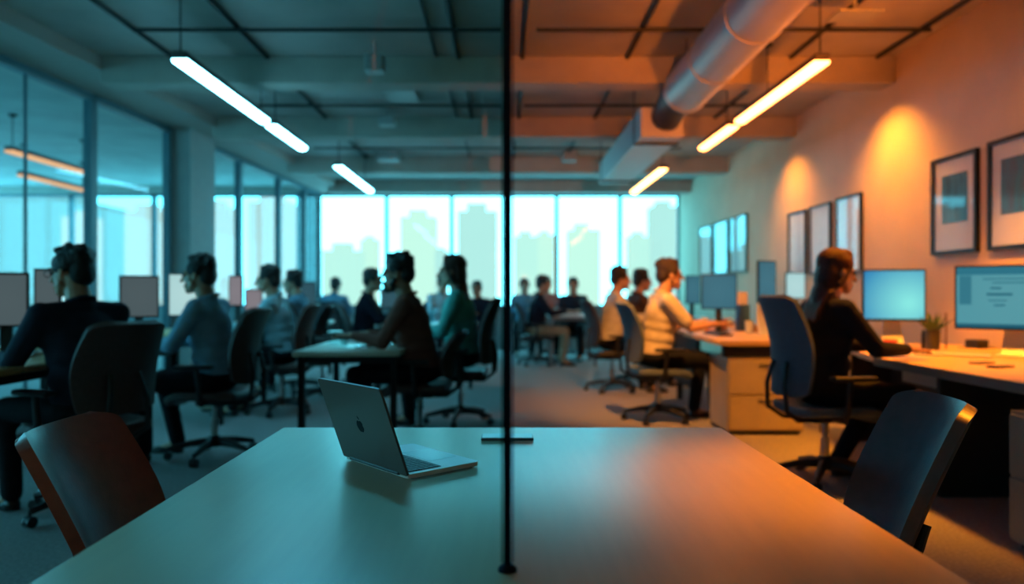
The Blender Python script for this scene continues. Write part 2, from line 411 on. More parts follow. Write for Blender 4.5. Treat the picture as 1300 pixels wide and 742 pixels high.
# ------------------------------------------------------------------ laptop
def make_laptop():
    near = Vector((PX(517, 1.672), 1.672)); far = Vector((PX(437, 1.885), 1.885))
    ax = (near - far).normalized()                     # along the hinge
    fw = Vector((-ax.y, ax.x))                         # towards the keyboard front
    if fw.x < 0: fw = -fw
    rz = math.atan2(fw.y, fw.x)
    o = (near + far) / 2
    t = thing('laptop', 'open grey laptop standing on the meeting table left of the black post', 'laptop', (o.x, o.y, .73), rz)
    W = .286; D = .208
    def rr(bm, x0, x1, y0, y1, z0, z1, r, seg=5):
        pts = []
        for cx, cy, a0 in ((x1 - r, y1 - r, 0), (x0 + r, y1 - r, 90), (x0 + r, y0 + r, 180), (x1 - r, y0 + r, 270)):
            for k in range(seg + 1):
                a = math.radians(a0 + 90 * k / seg); pts.append((cx + r * math.cos(a), cy + r * math.sin(a)))
        lo = [bm.verts.new((x, y, z0)) for x, y in pts]; hi = [bm.verts.new((x, y, z1)) for x, y in pts]
        bm.faces.new(lo[::-1]); bm.faces.new(hi)
        for k in range(len(pts)): bm.faces.new((lo[k], lo[(k + 1) % len(pts)], hi[(k + 1) % len(pts)], hi[k]))
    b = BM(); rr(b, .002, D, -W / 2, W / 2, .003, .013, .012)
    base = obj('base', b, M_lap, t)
    b = BM(); rr(b, .016, .108, -W / 2 + .018, W / 2 - .018, .0131, .0134, .003)
    kb = obj('keyboard', b, M_key, base)
    keyb = []
    rows = 6
    for r in range(rows):
        ncol = 14 if r != 5 else 9
        kw = (W - .04) / ncol
        x0 = .018 + r * .0148
        for c in range(ncol):
            y0 = -W / 2 + .02 + c * kw
            y1_ = y0 + kw - .0022
            if r == 5 and c == 4: pass
            keyb.append((x0, x0 + .0124, y0, y1_))
    for (x0, x1, y0, y1_) in keyb:
        b = BM(); box2(b, (x0, y0, .0134), (x1, y1_, .0146), .0004, 1); obj('key', b, mat('key_top', (.028, .03, .034), .45), base)
    b = BM(); rr(b, .118, .200, -.062, .062, .0130, .01325, .004); obj('trackpad', b, mat('trackpad', (.55, .57, .57), .3, metal=.1), base)
    b = BM(); box2(b, (-.004, -.11, .006), (.006, .11, .014), .003); obj('hinge', b, M_plastic, base)
    for sx in (.02, D - .02):
        for sy in (-.13, .13):
            b = BM(); lathe(b, [(0, 0), (.006, 0), (.006, .003), (0, .003)], 12, (sx, sy, 0)); obj('foot', b, M_plastic, base)
    # lid: leans back beyond vertical
    lean = math.radians(20)
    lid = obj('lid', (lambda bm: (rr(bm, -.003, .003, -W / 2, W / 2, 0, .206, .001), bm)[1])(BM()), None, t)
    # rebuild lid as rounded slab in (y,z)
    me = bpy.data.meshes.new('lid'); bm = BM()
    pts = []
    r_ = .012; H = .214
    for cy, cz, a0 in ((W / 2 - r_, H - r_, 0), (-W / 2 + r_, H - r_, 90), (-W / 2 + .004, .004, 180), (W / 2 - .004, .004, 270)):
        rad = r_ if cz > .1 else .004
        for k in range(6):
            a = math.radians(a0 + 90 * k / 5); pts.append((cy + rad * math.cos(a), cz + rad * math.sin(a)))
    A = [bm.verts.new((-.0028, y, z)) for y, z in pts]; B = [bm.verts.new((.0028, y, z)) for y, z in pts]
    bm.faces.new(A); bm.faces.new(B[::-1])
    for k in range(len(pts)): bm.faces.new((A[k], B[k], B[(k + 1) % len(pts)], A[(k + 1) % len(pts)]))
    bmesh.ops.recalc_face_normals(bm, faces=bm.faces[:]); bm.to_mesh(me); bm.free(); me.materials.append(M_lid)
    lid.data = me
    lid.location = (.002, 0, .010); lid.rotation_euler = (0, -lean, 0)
    b = BM(); box2(b, (.0029, -W / 2 + .006, .012), (.0034, W / 2 - .006, H - .006)); obj('screen', b, mat('screen_off', (.01, .011, .013), .15), lid)
    # mark on the back of the lid
    b = BM(); s = .0165; cy, cz = 0.0, .104
    out = []
    NP = 44
    for k in range(NP):
        a = 2 * PI * k / NP
        r = s * (1 + .07 * math.cos(2 * a) * 0 )
        y = r * .92 * math.cos(a); z = r * math.sin(a)
        if z > 0: z -= .0035 * math.exp(-(y / .0042) ** 2)
        else: z += .0022 * math.exp(-(y / .004) ** 2); y *= (1 - .12 * abs(z) / s)
        bx_, bz_, br = -.0195 * -1, .0028, .0078           # bite on the outer side
        d_ = math.hypot(y + bx_, z - bz_)
        if d_ < br:
            f_ = br / max(d_, 1e-6); y = -bx_ + (y + bx_) * f_; z = bz_ + (z - bz_) * f_
        out.append((y, z))
    f1 = [b.verts.new((-.00295, cy + y, cz + z)) for y, z in out]; b.faces.new(f1)
    leaf = []
    for k in range(14):
        a = 2 * PI * k / 14
        ly = .0066 * math.cos(a); lz = .0026 * math.sin(a) * (1 - abs(math.cos(a)) ** 3)
        ca, sa = math.cos(math.radians(-52)), math.sin(math.radians(-52))
        leaf.append((-(ly * ca - lz * sa) * -1 - .001, s + .0052 - (ly * sa + lz * ca)))
    b.faces.new([b.verts.new((-.00295, cy + y, cz + z)) for y, z in leaf])
    o = obj('lid_logo', b, mat('logo_dark', (.006, .006, .007), .6, spec=.1), lid)
    return t
make_laptop()

# phone on the table
t = thing('phone', 'thin silver-edged phone lying across the table under the divider post', 'phone', (PX(644, 2.157), 2.157, .73), 0)
b = BM(); box2(b, (-.075, -.035, 0), (.075, .035, .0075), .003, 3); obj('phone_body', b, mat('phone_frame', (.09, .12, .13), .3, metal=.6), t, smooth=.6)
b = BM(); box2(b, (-.071, -.032, .0075), (.071, .032, .008)); obj('screen', b, mat('phone_glass', (.32, .36, .36), .3), t)

# ------------------------------------------------------------------ meeting chairs (shell chairs)
def conference_chair(label, m, mi, loc, rz, hb, bw=.46):
    t = thing('meeting_chair', label, 'chair', loc, rz)
    def seat(u, v):
        y = (u - .5) * .46; x = .24 - v * .46
        return Vector((x, y, .455 + .03 * abs(2 * u - 1) ** 2 - .02 * math.sin(v * PI) - (.03 * (1 - v / .15) ** 2 if v < .15 else 0)))
    b = BM(); sheet(b, seat, 14, 12, .03); obj('seat', b, mi, t, smooth=.7)
    z0, z1 = .47, hb
    def back(u, v):
        w = rrect_w(v, bw * .87, bw, bw * .95, .06)
        v = 1 - (1 - v) ** 1.8 if v > 0 else 0
        w = rrect_w(v, bw * .87, bw, bw * .95, .06)
        s = (u - .5)
        z = z0 + (z1 - z0) * v
        x = -.215 - .155 * v - .02 * v * v + .075 * abs(2 * s * w / bw) ** 2.2
        zz = z
        return Vector((x, s * w, zz))
    b = BM(); sheet(b, back, 20, 44, .026); 
    o = obj('backrest', b, m, t, smooth=.9)
    b = BM()
    b.free()
    for s in (-.14, .14):
        b = BM(); tube(b, [(-.10, s, .43), (-.18, s, .435), (-.226, s, .50), (-.262, s * .9, .60)], .012, 8); obj('back_bracket', b, M_black, t)
    for sx, sy in ((.2, .2), (.2, -.2), (-.13, .17), (-.13, -.17)):
        b = BM(); tube(b, [(sx * .75, sy * .8, .44), (sx * .8, sy * 1.0, .0)], [.015, .011], 10); obj('leg', b, M_black, t, smooth=.8)
    b = BM(); box2(b, (-.15, -.16, .425), (.15, .16, .44)); obj('seat_frame', b, M_black, t)
    return t
M_leather = mat('brown_leather', (.24, .05, .025), .42, var=.15, scale=30, bump=.05, bscale=150)
M_navy = mat('navy_leather', (.065, .042, .036), .46, var=.15, scale=30, bump=.05, bscale=150)
conference_chair('brown leather meeting chair at the left side of the meeting table', M_leather, M_leather, (-.735, 1.855, 0), .07, .825)
conference_chair('dark navy meeting chair at the right side of the meeting table', M_navy, M_navy, (.755, 1.93, 0), PI - .12, .88, .40)

# ------------------------------------------------------------------ task chairs
def task_chair(label, m, top=1.05, loc=(0, 0, 0), rz=0, group='task chairs of the seated office workers', arms=True):
    t = thing('task_chair', label, 'chair', loc, rz, group)
    b = BM()
    for k in range(5):
        a = 2 * PI * k / 5 + .3
        d = Vector((math.cos(a), math.sin(a), 0))
        tube(b, [d * .02 + Vector((0, 0, .115)), d * .16 + Vector((0, 0, .105)), d * .30 + Vector((0, 0, .075))], [.032, .024, .016], 8)
    lathe(b, [(0, .08), (.042, .08), (.042, .14), (.03, .16), (0, .16)], 16)
    obj('wheel_base', b, M_plastic, t, smooth=.8)
    for k in range(5):
        a = 2 * PI * k / 5 + .3
        b = BM()
        R = Matrix.Rotation(a, 3, 'Z')
        for s in (-.014, .014):
            tube(b, [R @ Vector((.30, s - .009, .028)), R @ Vector((.30, s + .009, .028))], .028, 14)
        tube(b, [R @ Vector((.30, 0, .03)), R @ Vector((.30, 0, .085))], .008, 8)
        obj('caster', b, M_plastic, t, smooth=.8)
    b = BM(); lathe(b, [(0, .15), (.026, .15), (.026, .27), (.016, .275), (.016, .40), (0, .40)], 16); obj('gas_lift', b, M_chrome, t, smooth=.6)
    b = BM(); box2(b, (-.12, -.09, .37), (.10, .09, .41), .012); obj('tilt_mechanism', b, M_plastic, t)
    def seat(u, v):
        y = (u - .5); x = .25 - v * .48
        w = .49 * (1 - .12 * abs(2 * v - 1) ** 3)
        return Vector((x, y * w, .435 + .022 * abs(2 * y) ** 2 - (.05 * (1 - v / .2) ** 2 if v < .2 else 0)))
    b = BM(); sheet(b, seat, 14, 14, .06)
    o = obj('seat', b, m, t, smooth=.9)
    bv = o.modifiers.new('bevel', 'BEVEL'); bv.width = .02; bv.segments = 3; bv.limit_method = 'ANGLE'; bv.angle_limit = math.radians(50)
    z0 = .53
    def back(u, v):
        s = u - .5
        w = rrect_w(v, .42, .49, .40, .12)
        v = 1 - (1 - v) ** 1.6
        w = rrect_w(v, .42, .48, .42, .07)
        z = z0 + (top - z0) * v
        x = -.275 + .035 * math.sin(v * PI * .9) - .10 * v ** 1.5 + .07 * abs(2 * s * w / .49) ** 2.3
        return Vector((x, s * w, z))
    b = BM(); sheet(b, back, 16, 30, .034)
    o = obj('backrest', b, m, t, smooth=.9)
    bv = o.modifiers.new('bevel', 'BEVEL'); bv.width = .006; bv.segments = 2; bv.limit_method = 'ANGLE'; bv.angle_limit = math.radians(50)
    b = BM()
    for s in (-1, 1):
        tube(b, [(-.08, s * .05, .385), (-.22, s * .09, .39), (-.305, s * .12, .45), (-.315, s * .11, .60), (-.285, s * .08, .74)], .014, 8)
    obj('back_support', b, M_plastic, t, smooth=.8)
    if arms:
        for s in (-1, 1):
            b = BM(); box(b, (.02, s * .27, .655), (.26, .075, .03), .012, 3); pad = obj('armrest', b, M_plastic, t, smooth=.8)
            b = BM(); tube(b, [(-.02, s * .14, .40), (-.02, s * .255, .405), (-.02, s * .275, .45), (0, s * .275, .645)], .017, 8)
            obj('arm_post', b, M_plastic, pad, smooth=.8)
    return t

# ------------------------------------------------------------------ people
def ik(a, c, l1, l2, hint):
    d = c - a; L = min(d.length, (l1 + l2) * .995); dn = d.normalized()
    x = (l1 * l1 - l2 * l2 + L * L) / (2 * L); h = math.sqrt(max(0, l1 * l1 - x * x))
    hp = hint - dn * hint.dot(dn); hp.normalize()
    return a + dn * x + hp * h

def person(label, loc, rz, shirt, skin=None, trouser=None, hair='short', hairm=None, lean=.12, hands=((.47, .13, .83), (.47, -.13, .83)),
           head=(0, 0), detail=True, sc=1.05, beard=False, glasses=False, group=None, feet=(.40, .40), top_name='shirt', sleeves='long', spread=.11, bulk=1.0, hs=1.12):
    skin = skin or M_skin; trouser = trouser or M_trouser; hairm = hairm or M_hair
    t = thing('person', label, 'person', loc, rz, group)
    t.scale = (sc, sc, sc)
    V = Vector
    Ry = Matrix.Rotation(lean, 3, 'Y')
    pel = V((0, 0, .565))
    def tp(x, y, z): return pel + Ry @ V((x, y, z))
    N = tp(0, 0, .50); chest = tp(.01, 0, .33); waist = tp(.0, 0, .15)
    sh = {s: tp(-.005, s * .178 * bulk, .455) for s in (1, -1)}
    hd = {1: V(hands[0]), -1: V(hands[1])}
    el = {s: ik(sh[s], hd[s], .285, .265, V((-.35, s * .55, -1))) for s in (1, -1)}
    hip = {s: V((.02, s * .095, .545)) for s in (1, -1)}
    ft = {1: feet[0], -1: feet[1]}
    knee = {s: V((.44, s * (spread + .03), .53)) for s in (1, -1)}
    ank = {s: V((ft[s], s * (spread + .03), .085)) for s in (1, -1)}
    # head frame
    RH = Matrix.Rotation(head[0], 3, 'Z') @ Matrix.Rotation(head[1], 3, 'Y')
    H = N + V((.050 + .03 * math.sin(lean), 0, .160 * (1 + (hs - 1) * .6)))
    def hp(x, y, z): return H + RH @ V((x * hs, y * hs, z * hs))
    vb = .0075 if detail else .014
    # ---- body (skin), one continuous surface
    b = BM()
    ell(b, hp(-.008, 0, .035), (.092, .074, .083), RH); ell(b, hp(.032, 0, -.03), (.058, .058, .082), RH)
    capsule(b, hp(.0, .0, -.055), hp(.062, 0, -.088), .048, .026)
    capsule(b, hp(.082, 0, .008), hp(.106, 0, -.034), .009, .0135)
    for s in (1, -1):
        capsule(b, hp(.079, s * .015, .018), hp(.066, s * .045, .014), .010, .010)
        ell(b, hp(-.008, s * .079, -.012), (.020, .010, .031), RH)
        capsule(b, hp(.02, s * .048, -.055), hp(.05, s * .02, -.085), .022, .018)
    capsule(b, hp(.080, -.018, -.062), hp(.080, .018, -.062), .0085, .0085)
    capsule(b, hp(.077, -.015, -.075), hp(.077, .015, -.075), .009, .009)
    capsule(b, N + V((-.012, 0, -.03)), hp(-.016, 0, -.05), .066, .057)
    capsule(b, pel, chest, .10, .11); capsule(b, sh[1], sh[-1], .05, .05)
    for s in (1, -1):
        capsule(b, chest, sh[s], .07, .05)
        capsule(b, sh[s], el[s], .044, .036); capsule(b, el[s], hd[s], .037, .024)
        capsule(b, pel, hip[s], .09, .08); capsule(b, hip[s], knee[s], .07, .05); capsule(b, knee[s], ank[s], .045, .032)
        capsule(b, ank[s], ank[s] + V((.13, 0, -.045)), .032, .022)
        # hand
        f = (hd[s] - el[s]); f.z *= .35; f.normalize()
        f = (f + V((.6, -s * .25, -.12))).normalized()
        sd = V((0, 0, 1)).cross(f).normalized(); up = f.cross(sd)
        rot = Matrix((f, sd, up)).transposed()
        ell(b, hd[s] + f * .052, (.052, .040, .017), rot)
        for k, ln in enumerate((.066, .078, .073, .056)):
            o_ = (k - 1.5) * .0225 * (-s)
            p0 = hd[s] + f * .088 + sd * o_
            d1 = (f + sd * o_ * 2.2 + up * .10).normalized(); p1 = p0 + d1 * ln * .5
            d2 = (d1 - up * .75).normalized(); p2 = p1 + d2 * ln * .5
            capsule(b, p0, p1, .0095, .0085, 8, 3); capsule(b, p1, p2, .0085, .007, 8, 3)
        p0 = hd[s] + f * .03 + sd * (s * -.028) * -1 * -1
        inner = -s
        p0 = hd[s] + f * .028 + sd * (inner * .030)
        p1 = p0 + (f * .7 + sd * inner * .7).normalized() * .038; p2 = p1 + (f * .95 + sd * inner * .2 - up * .2).normalized() * .032
        capsule(b, p0, p1, .013, .010, 8, 3); capsule(b, p1, p2, .010, .008, 8, 3)
    body = obj('body', remesh(b, vb, 2, .4), skin, t, smooth=4)
    # ---- top
    b = BM()
    ell(b, pel + V((-.005, 0, .02)), (.135, .168, .11)); ell(b, waist, (.130, .155 * bulk, .15), Ry); ell(b, chest, (.142, .172 * bulk, .170), Ry)
    for zz in (.06, .14, .24): ell(b, tp(.004, 0, zz), (.136, .163 * bulk, .10), Ry)
    capsule(b, tp(.0, .13, .435), tp(.0, -.13, .435), .072, .072)
    capsule(b, tp(-.01, 0, .40), N + V((-.008, 0, .01)), .085, .064)
    for s in (1, -1):
        capsule(b, tp(-.01, s * .05, .47), sh[s], .060, .060)
        capsule(b, chest, sh[s], .095, .066)
        if sleeves == 'short':
            capsule(b, sh[s], sh[s].lerp(el[s], .75), .066, .062)
        else:
            capsule(b, sh[s], el[s], .064, .051); capsule(b, el[s], hd[s].lerp(el[s], .10), .051, .036)
    if top_name == 'jacket':
        for s in (1, -1): capsule(b, pel + V((.06, s * .11, -.0)), chest + V((.03, s * .08, 0)), .07, .08)
    obj(top_name, remesh(b, .011 if detail else .018, 7), shirt, t, smooth=4)
    # collar
    b = BM(); cpts = []
    for k in range(16):
        a = 2 * PI * k / 16
        cpts.append(N + V((-.005 + .066 * math.cos(a), .066 * math.sin(a), .022 - .022 * math.cos(a))))
    tube(b, cpts, .012, 8, closed=True); obj('collar', b, shirt, t, smooth=4)
    # ---- trousers
    b = BM()
    ell(b, pel + V((-.01, 0, -.015)), (.142, .178, .09))
    for s in (1, -1):
        capsule(b, hip[s] + V((-.01, 0, 0)), knee[s], .090, .066); capsule(b, knee[s], ank[s] + V((0, 0, .02)), .064, .052)
    obj('trousers', remesh(b, .014 if detail else .02, 3), trouser, t, smooth=4)
    # ---- shoes
    for s in (1, -1):
        b = BM(); a = ank[s]
        ell(b, V((a.x + .0, a.y, .045)), (.045, .040, .044)); ell(b, V((a.x + .10, a.y, .034)), (.095, .043, .034)); ell(b, V((a.x + .15, a.y, .028)), (.06, .04, .026))
        box2(b, (a.x - .045, a.y - .035, .0), (a.x + .17, a.y + .035, .016), .006)
        obj('shoe', remesh(b, .012, 2), M_shoe, t, smooth=4)
    # ---- hair
    b = BM()
    rnd = random.Random(hash(label) % 1000 if False else len(label) * 7 + int(abs(loc[0]) * 10))
    ell(b, hp(-.018, 0, .055), (.098, .083, .078), RH); ell(b, hp(-.055, 0, .0), (.056, .074, .078), RH)
    ell(b, hp(.026, 0, .098), (.046, .060, .030), RH)
    for s in (1, -1): ell(b, hp(.005, s * .068, .035), (.05, .018, .05), RH)
    if hair == 'short':
        for _ in range(26):
            a = rnd.uniform(-PI, PI); e = rnd.uniform(.25, 1.3)
            if abs(a) < 1.2: e = max(e, .85)
            ell(b, hp(-.022 + .080 * math.cos(a) * math.cos(e), .070 * math.sin(a) * math.cos(e), .055 + .070 * math.sin(e)), [rnd.uniform(.013, .022)] * 3, seg=8)
        for k in range(6): ell(b, hp(.034, (k - 2.5) * .018, .100 + rnd.uniform(-.006, .006)), (.024, .016, .018), RH, 8)
    else:
        ell(b, hp(-.020, 0, .050), (.102, .088, .088), RH); ell(b, hp(-.048, 0, -.03), (.068, .092, .135), RH)
        ell(b, hp(-.068, 0, -.14), (.056, .088, .12), RH)
        for k in range(7):
            u = (k - 3) / 3
            p2 = hp(-.062, u * .066, -.12); p3 = H + RH @ V((-.125, u * .072, -.27)); p4 = H + RH @ V((-.165 + .03 * abs(u), u * .058, -.385 + .05 * abs(u) + rnd.uniform(-.02, .02)))
            capsule(b, p2, p3, .034, .027, 8, 3); capsule(b, p3, p4, .027, .008, 8, 3)
        for s in (1, -1):
            capsule(b, hp(.042, s * .035, .095), hp(.035, s * .075, .035), .020, .014, 8, 3); capsule(b, hp(.035, s * .075, .035), hp(-.02, s * .084, -.07), .014, .02, 8, 3)
    obj('hair', remesh(b, .008 if detail else .012, 2), hairm, t, smooth=4)
    # ---- face
    for s in (1, -1):
        b = BM(); ell(b, hp(.079, s * .031, -.002), (.011, .014, .009), RH, 10); obj('eye', b, M_eye, t, smooth=4)
        b = BM(); capsule(b, hp(.090, s * .016, .021), hp(.077, s * .047, .021), .0045, .0035, 8, 3); obj('eyebrow', b, hairm, t, smooth=4)
    if beard:
        b = BM(); capsule(b, hp(.0, .0, -.062), hp(.066, 0, -.094), .055, .031)
        for s in (1, -1): capsule(b, hp(.0, s * .066, -.02), hp(.03, s * .056, -.07), .014, .02); 
        capsule(b, hp(.088, -.022, -.052), hp(.088, .022, -.052), .007, .007)
        for s in (1, -1): capsule(b, hp(.088, s * .022, -.052), hp(.07, s * .03, -.085), .008, .012)
        obj('beard', remesh(b, .008, 2), hairm, t, smooth=4)
    if glasses:
        b = BM()
        for s in (1, -1):
            ring = [hp(.100, s * .033 + .021 * math.cos(2 * PI * k / 14), -.002 + .017 * math.sin(2 * PI * k / 14)) for k in range(14)]
            tube(b, ring, .0022, 6, closed=True)
            tube(b, [hp(.098, s * .054, .003), hp(.04, s * .083, .006), hp(-.012, s * .084, .0)], .0022, 6)
        tube(b, [hp(.101, -.012, .002), hp(.105, 0, .004), hp(.101, .012, .002)], .002, 6)
        obj('glasses', b, M_black, t, smooth=4)
    return t

def seat_person(label, x, y, rz, shirt, chair=None, chair_label=None, top=1.05, arms=True, back=0.0, **k):
    """person on a task chair at floor point (x,y), facing angle rz"""
    k.setdefault('sc', 1.05)
    p = person(label, (x, y, -.02), rz, shirt, **k)
    if chair:
        c, s = math.cos(rz), math.sin(rz)
        task_chair(chair_label, chair, top, (x + .02 * c, y + .02 * s, 0), rz + k.get('crz', 0), arms=arms)
    return p

A = math.atan2
S_navy = cloth('cloth_navy', (.018, .026, .045)); S_blue = cloth('cloth_blue', (.22, .38, .50)); S_lblue = cloth('cloth_light_blue', (.36, .58, .66))
S_maroon = cloth('cloth_maroon', (.22, .088, .07)); S_teal = cloth('cloth_teal', (.10, .46, .42)); S_cream = cloth('cloth_cream', (.62, .52, .38))
S_white = cloth('cloth_white', (.60, .56, .50)); S_brown = cloth('cloth_brown', (.07, .04, .035)); S_ink = cloth('cloth_ink', (.014, .015, .028))
S_pink = cloth('cloth_rose', (.38, .22, .22)); S_sky = cloth('cloth_sky', (.14, .30, .42))

# left side
seat_person('man in a dark navy shirt and glasses with his back turned at the left edge', -2.17, 3.92, A(.42, -.9), S_navy, M_chair,
            'dark brown task chair under the man in the dark navy shirt at the left edge', 1.00, lean=.16, bulk=1.16, glasses=True, sc=1.04, hands=((.46, .16, .80), (.46, -.16, .80)), head=(.25, .05))
seat_person('man in a blue shirt at the second left desk, facing the side windows', -2.0, 5.22, PI - .05, S_blue, M_chair,
            'dark brown task chair under the man in the blue shirt at the second left desk', 1.04, lean=.14, bulk=1.06, hands=((.44, .10, .80), (.46, -.13, .78)), feet=(.42, .34))
seat_person('man in a pale blue shirt seated at the third left desk', -2.12, 7.15, PI - .02, S_lblue, M_chair,
            'dark brown task chair under the man in the pale blue shirt', 1.04, lean=.15)
seat_person('dark-haired person in blue partly hidden behind the man in the pale blue shirt', -2.35, 8.75, PI, S_sky, M_chairn,
            'charcoal task chair behind the man in the pale blue shirt', 1.0, detail=False)
seat_person('bearded man in a maroon sweater leaning on the small table behind the laptop', -.62, 5.62, PI - .06, S_maroon, M_chair,
            'brown-black task chair under the bearded man in the maroon sweater', .86, hs=1.2, skin=M_skind, lean=.22, bulk=1.08, beard=True, hands=((.46, .12, .80), (.42, -.16, .80)), feet=(.40, .46), sc=1.07, back=.1)
seat_person('woman in a teal top with long auburn hair behind the man in the maroon sweater', -.37, 6.62, PI - .1, S_teal, M_chair,
            'brown-black task chair under the woman in the teal top', 1.10, hair='long', hairm=M_hairb, lean=.06, hands=((.36, .12, .76), (.36, -.12, .76)), sc=1.1)
seat_person('man in a navy shirt facing right with both hands raised over a white table', -1.72, 9.1, .03, S_ink, M_chairn,
            'charcoal task chair under the man with raised hands', 1.0, detail=False, hands=((.42, .10, .86), (.42, -.10, .88)), sc=1.07)
seat_person('small distant person in dark blue at the far left, before the rear window', -2.95, 12.9, 1.4, S_sky, M_chairn,
            'charcoal task chair at the far left below the rear windows', 1.0, detail=False)
seat_person('distant person in pale blue seen between the bearded man and the teal-topped woman', -1.05, 12.4, -1.2, S_lblue, M_chairn,
            'charcoal task chair of the distant person in pale blue', 1.0, detail=False, sc=1.07)
seat_person('distant person in black just right of the woman in the teal top', -.42, 12.6, -1.9, S_ink, M_chairn,
            'charcoal task chair of the distant person in black', 1.0, detail=False, sc=1.0)
# right side
seat_person('woman in a dark navy top with long auburn hair at the right-hand desk', 1.93, 4.55, .12, S_ink, M_chairb,
            'slate grey task chair under the woman at the right-hand desk', 1.13, hair='long', hairm=M_hairb, lean=.08, hands=((.47, .10, .79), (.46, -.12, .79)), head=(0, .1), feet=(.18, .34))
seat_person('man in a cream short-sleeved shirt typing at the middle right desk', 1.36, 6.72, .10, S_cream, M_chairb,
            'slate grey task chair under the man in the cream shirt', 1.06, lean=.13, hairm=mat('hair_brown', (.028, .012, .007), .5, var=.4, scale=80, bump=.6, bscale=120), sleeves='short', sc=1.08, feet=(.38, .46))
seat_person('man in a white shirt seated farther back behind the man in cream', 1.24, 8.75, .12, S_white, M_chairn,
            'charcoal task chair under the man in the white shirt', 1.06, detail=False, sc=1.08)
seat_person('man in a dark brown shirt half hidden behind the man in cream', 1.60, 9.3, .2, S_brown, M_chairn,
            'charcoal task chair of the man in the dark brown shirt', 1.0, detail=False, sc=1.07)
seat_person('man in a navy shirt and khaki trousers at the far white table', .50, 11.9, .0, S_ink, M_chairn,
            'charcoal task chair under the man in khaki trousers', 1.0, detail=False, trouser=M_khaki, sc=1.06)
seat_person('distant man in dark blue facing the room at the far white table', 1.22, 13.1, -1.75, S_navy, M_chairn,
            'charcoal task chair behind the far white table', .95, detail=False)
seat_person('distant person in rose behind the man in khaki trousers', .72, 13.2, -1.5, S_pink, M_chairn,
            'charcoal task chair of the distant person in rose', .95, detail=False, sc=1.07)
seat_person('distant person in blue just right of the divider post', .38, 14.0, -1.6, S_sky, M_chairn,
            'charcoal task chair of the distant person in blue', .95, detail=False)
task_chair('empty charcoal task chair behind the small table on the left', M_chairn, 1.05, (-1.95, 8.0, 0), .25)

# ------------------------------------------------------------------ desks
def desk(label, x0, x1, y0, y1, z=.78, top=None, legs='frame', legc=None, apron=None, group=None):
    cx, cy = (x0 + x1) / 2, (y0 + y1) / 2; w = x1 - x0; l = y1 - y0
    t = thing('office_desk', label, 'desk', (cx, cy, 0), 0, group)
    b = BM(); box2(b, (-w / 2, -l / 2, z - .035), (w / 2, l / 2, z), .004, 2); obj('desktop', b, top or M_desk, t, smooth=.6)
    legc = legc or M_black
    if legs == 'frame':
        for sx in (-1, 1):
            for sy in (-1, 1):
                b = BM(); x = sx * (w / 2 - .05); y = sy * (l / 2 - .06)
                box2(b, (x - .022, y - .022, 0), (x + .022, y + .022, z - .035)); obj('leg', b, legc, t)
        b = BM()
        for sy in (-1, 1): box2(b, (-w / 2 + .07, sy * (l / 2 - .06) - .015, z - .085), (w / 2 - .07, sy * (l / 2 - .06) + .015, z - .037))
        for sx in (-1, 1): box2(b, (sx * (w / 2 - .05) - .012, -l / 2 + .08, z - .085), (sx * (w / 2 - .05) + .012, l / 2 - .08, z - .037))
        obj('frame_rail', b, legc, t)
    return t
for i, (y0, y1, lab) in enumerate([(2.75, 4.78, 'oak desk at the left edge, used by the man in the dark navy shirt'),
                                   (4.95, 5.68, 'oak desk in front of the man in the blue shirt on the left'),
                                   (6.45, 7.75, 'oak desk in front of the man in the pale blue shirt')]):
    desk(lab, -3.5, -2.42, y0, y1, .78, group='left window desks')
desk('white-topped desk at the far end of the left row', -3.4, -2.4, 8.2, 10.6, .76, M_white, group='left window desks')
desk('small pale table behind the laptop where the bearded man leans', -1.46, -.72, 5.15, 6.35, .745, mat('pale_ash', (.58, .52, .40), .4, var=.06), group='small tables')
desk('white table in front of the man with raised hands', -1.55, -.35, 8.9, 9.75, .77, M_white, group='small tables')
desk('far white table where the man in khaki trousers sits', .70, 1.48, 11.7, 12.7, .80, M_white, legc=mat('grey_leg', (.25, .25, .25), .5), group='small tables')

def pedestal(label, x0, x1, y0, y1, h, face, nd, m=None, group='drawer pedestals'):
    m = m or M_ped
    cx, cy = (x0 + x1) / 2, (y0 + y1) / 2; w = (x1 - x0) / 2; l = (y1 - y0) / 2
    t = thing('drawer_pedestal', label, 'cabinet', (cx, cy, 0), 0, group)
    b = BM(); box2(b, (-w, -l, .03), (w, l, h), .004); obj('carcass', b, m, t)
    b = BM(); box2(b, (-w + .03, -l + .03, 0), (w - .03, l - .03, .03)); obj('plinth', b, M_dark, t)
    hh = (h - .05) / nd
    for k in range(nd):
        z0 = .04 + k * hh + .008; z1 = .04 + (k + 1) * hh - .008
        b = BM()
        if face == '-y': box2(b, (-w + .015, -l - .016, z0), (w - .015, -l, z1), .003)
        elif face == '-x': box2(b, (-w - .016, -l + .015, z0), (-w, l - .015, z1), .003)
        else: box2(b, (w, -l + .015, z0), (w + .016, l - .015, z1), .003)
        d = obj('drawer', b, m, t)
        b = BM()
        if face == '-y': box2(b, (-.06, -l - .03, z1 - .035), (.06, -l - .016, z1 - .025), .003)
        elif face == '-x': box2(b, (-w - .03, -.06, z1 - .035), (-w - .016, .06, z1 - .025), .003)
        else: box2(b, (w + .016, -.06, z1 - .035), (w + .03, .06, z1 - .025), .003)
        obj('drawer_handle', b, M_deskedge, d)
    return t
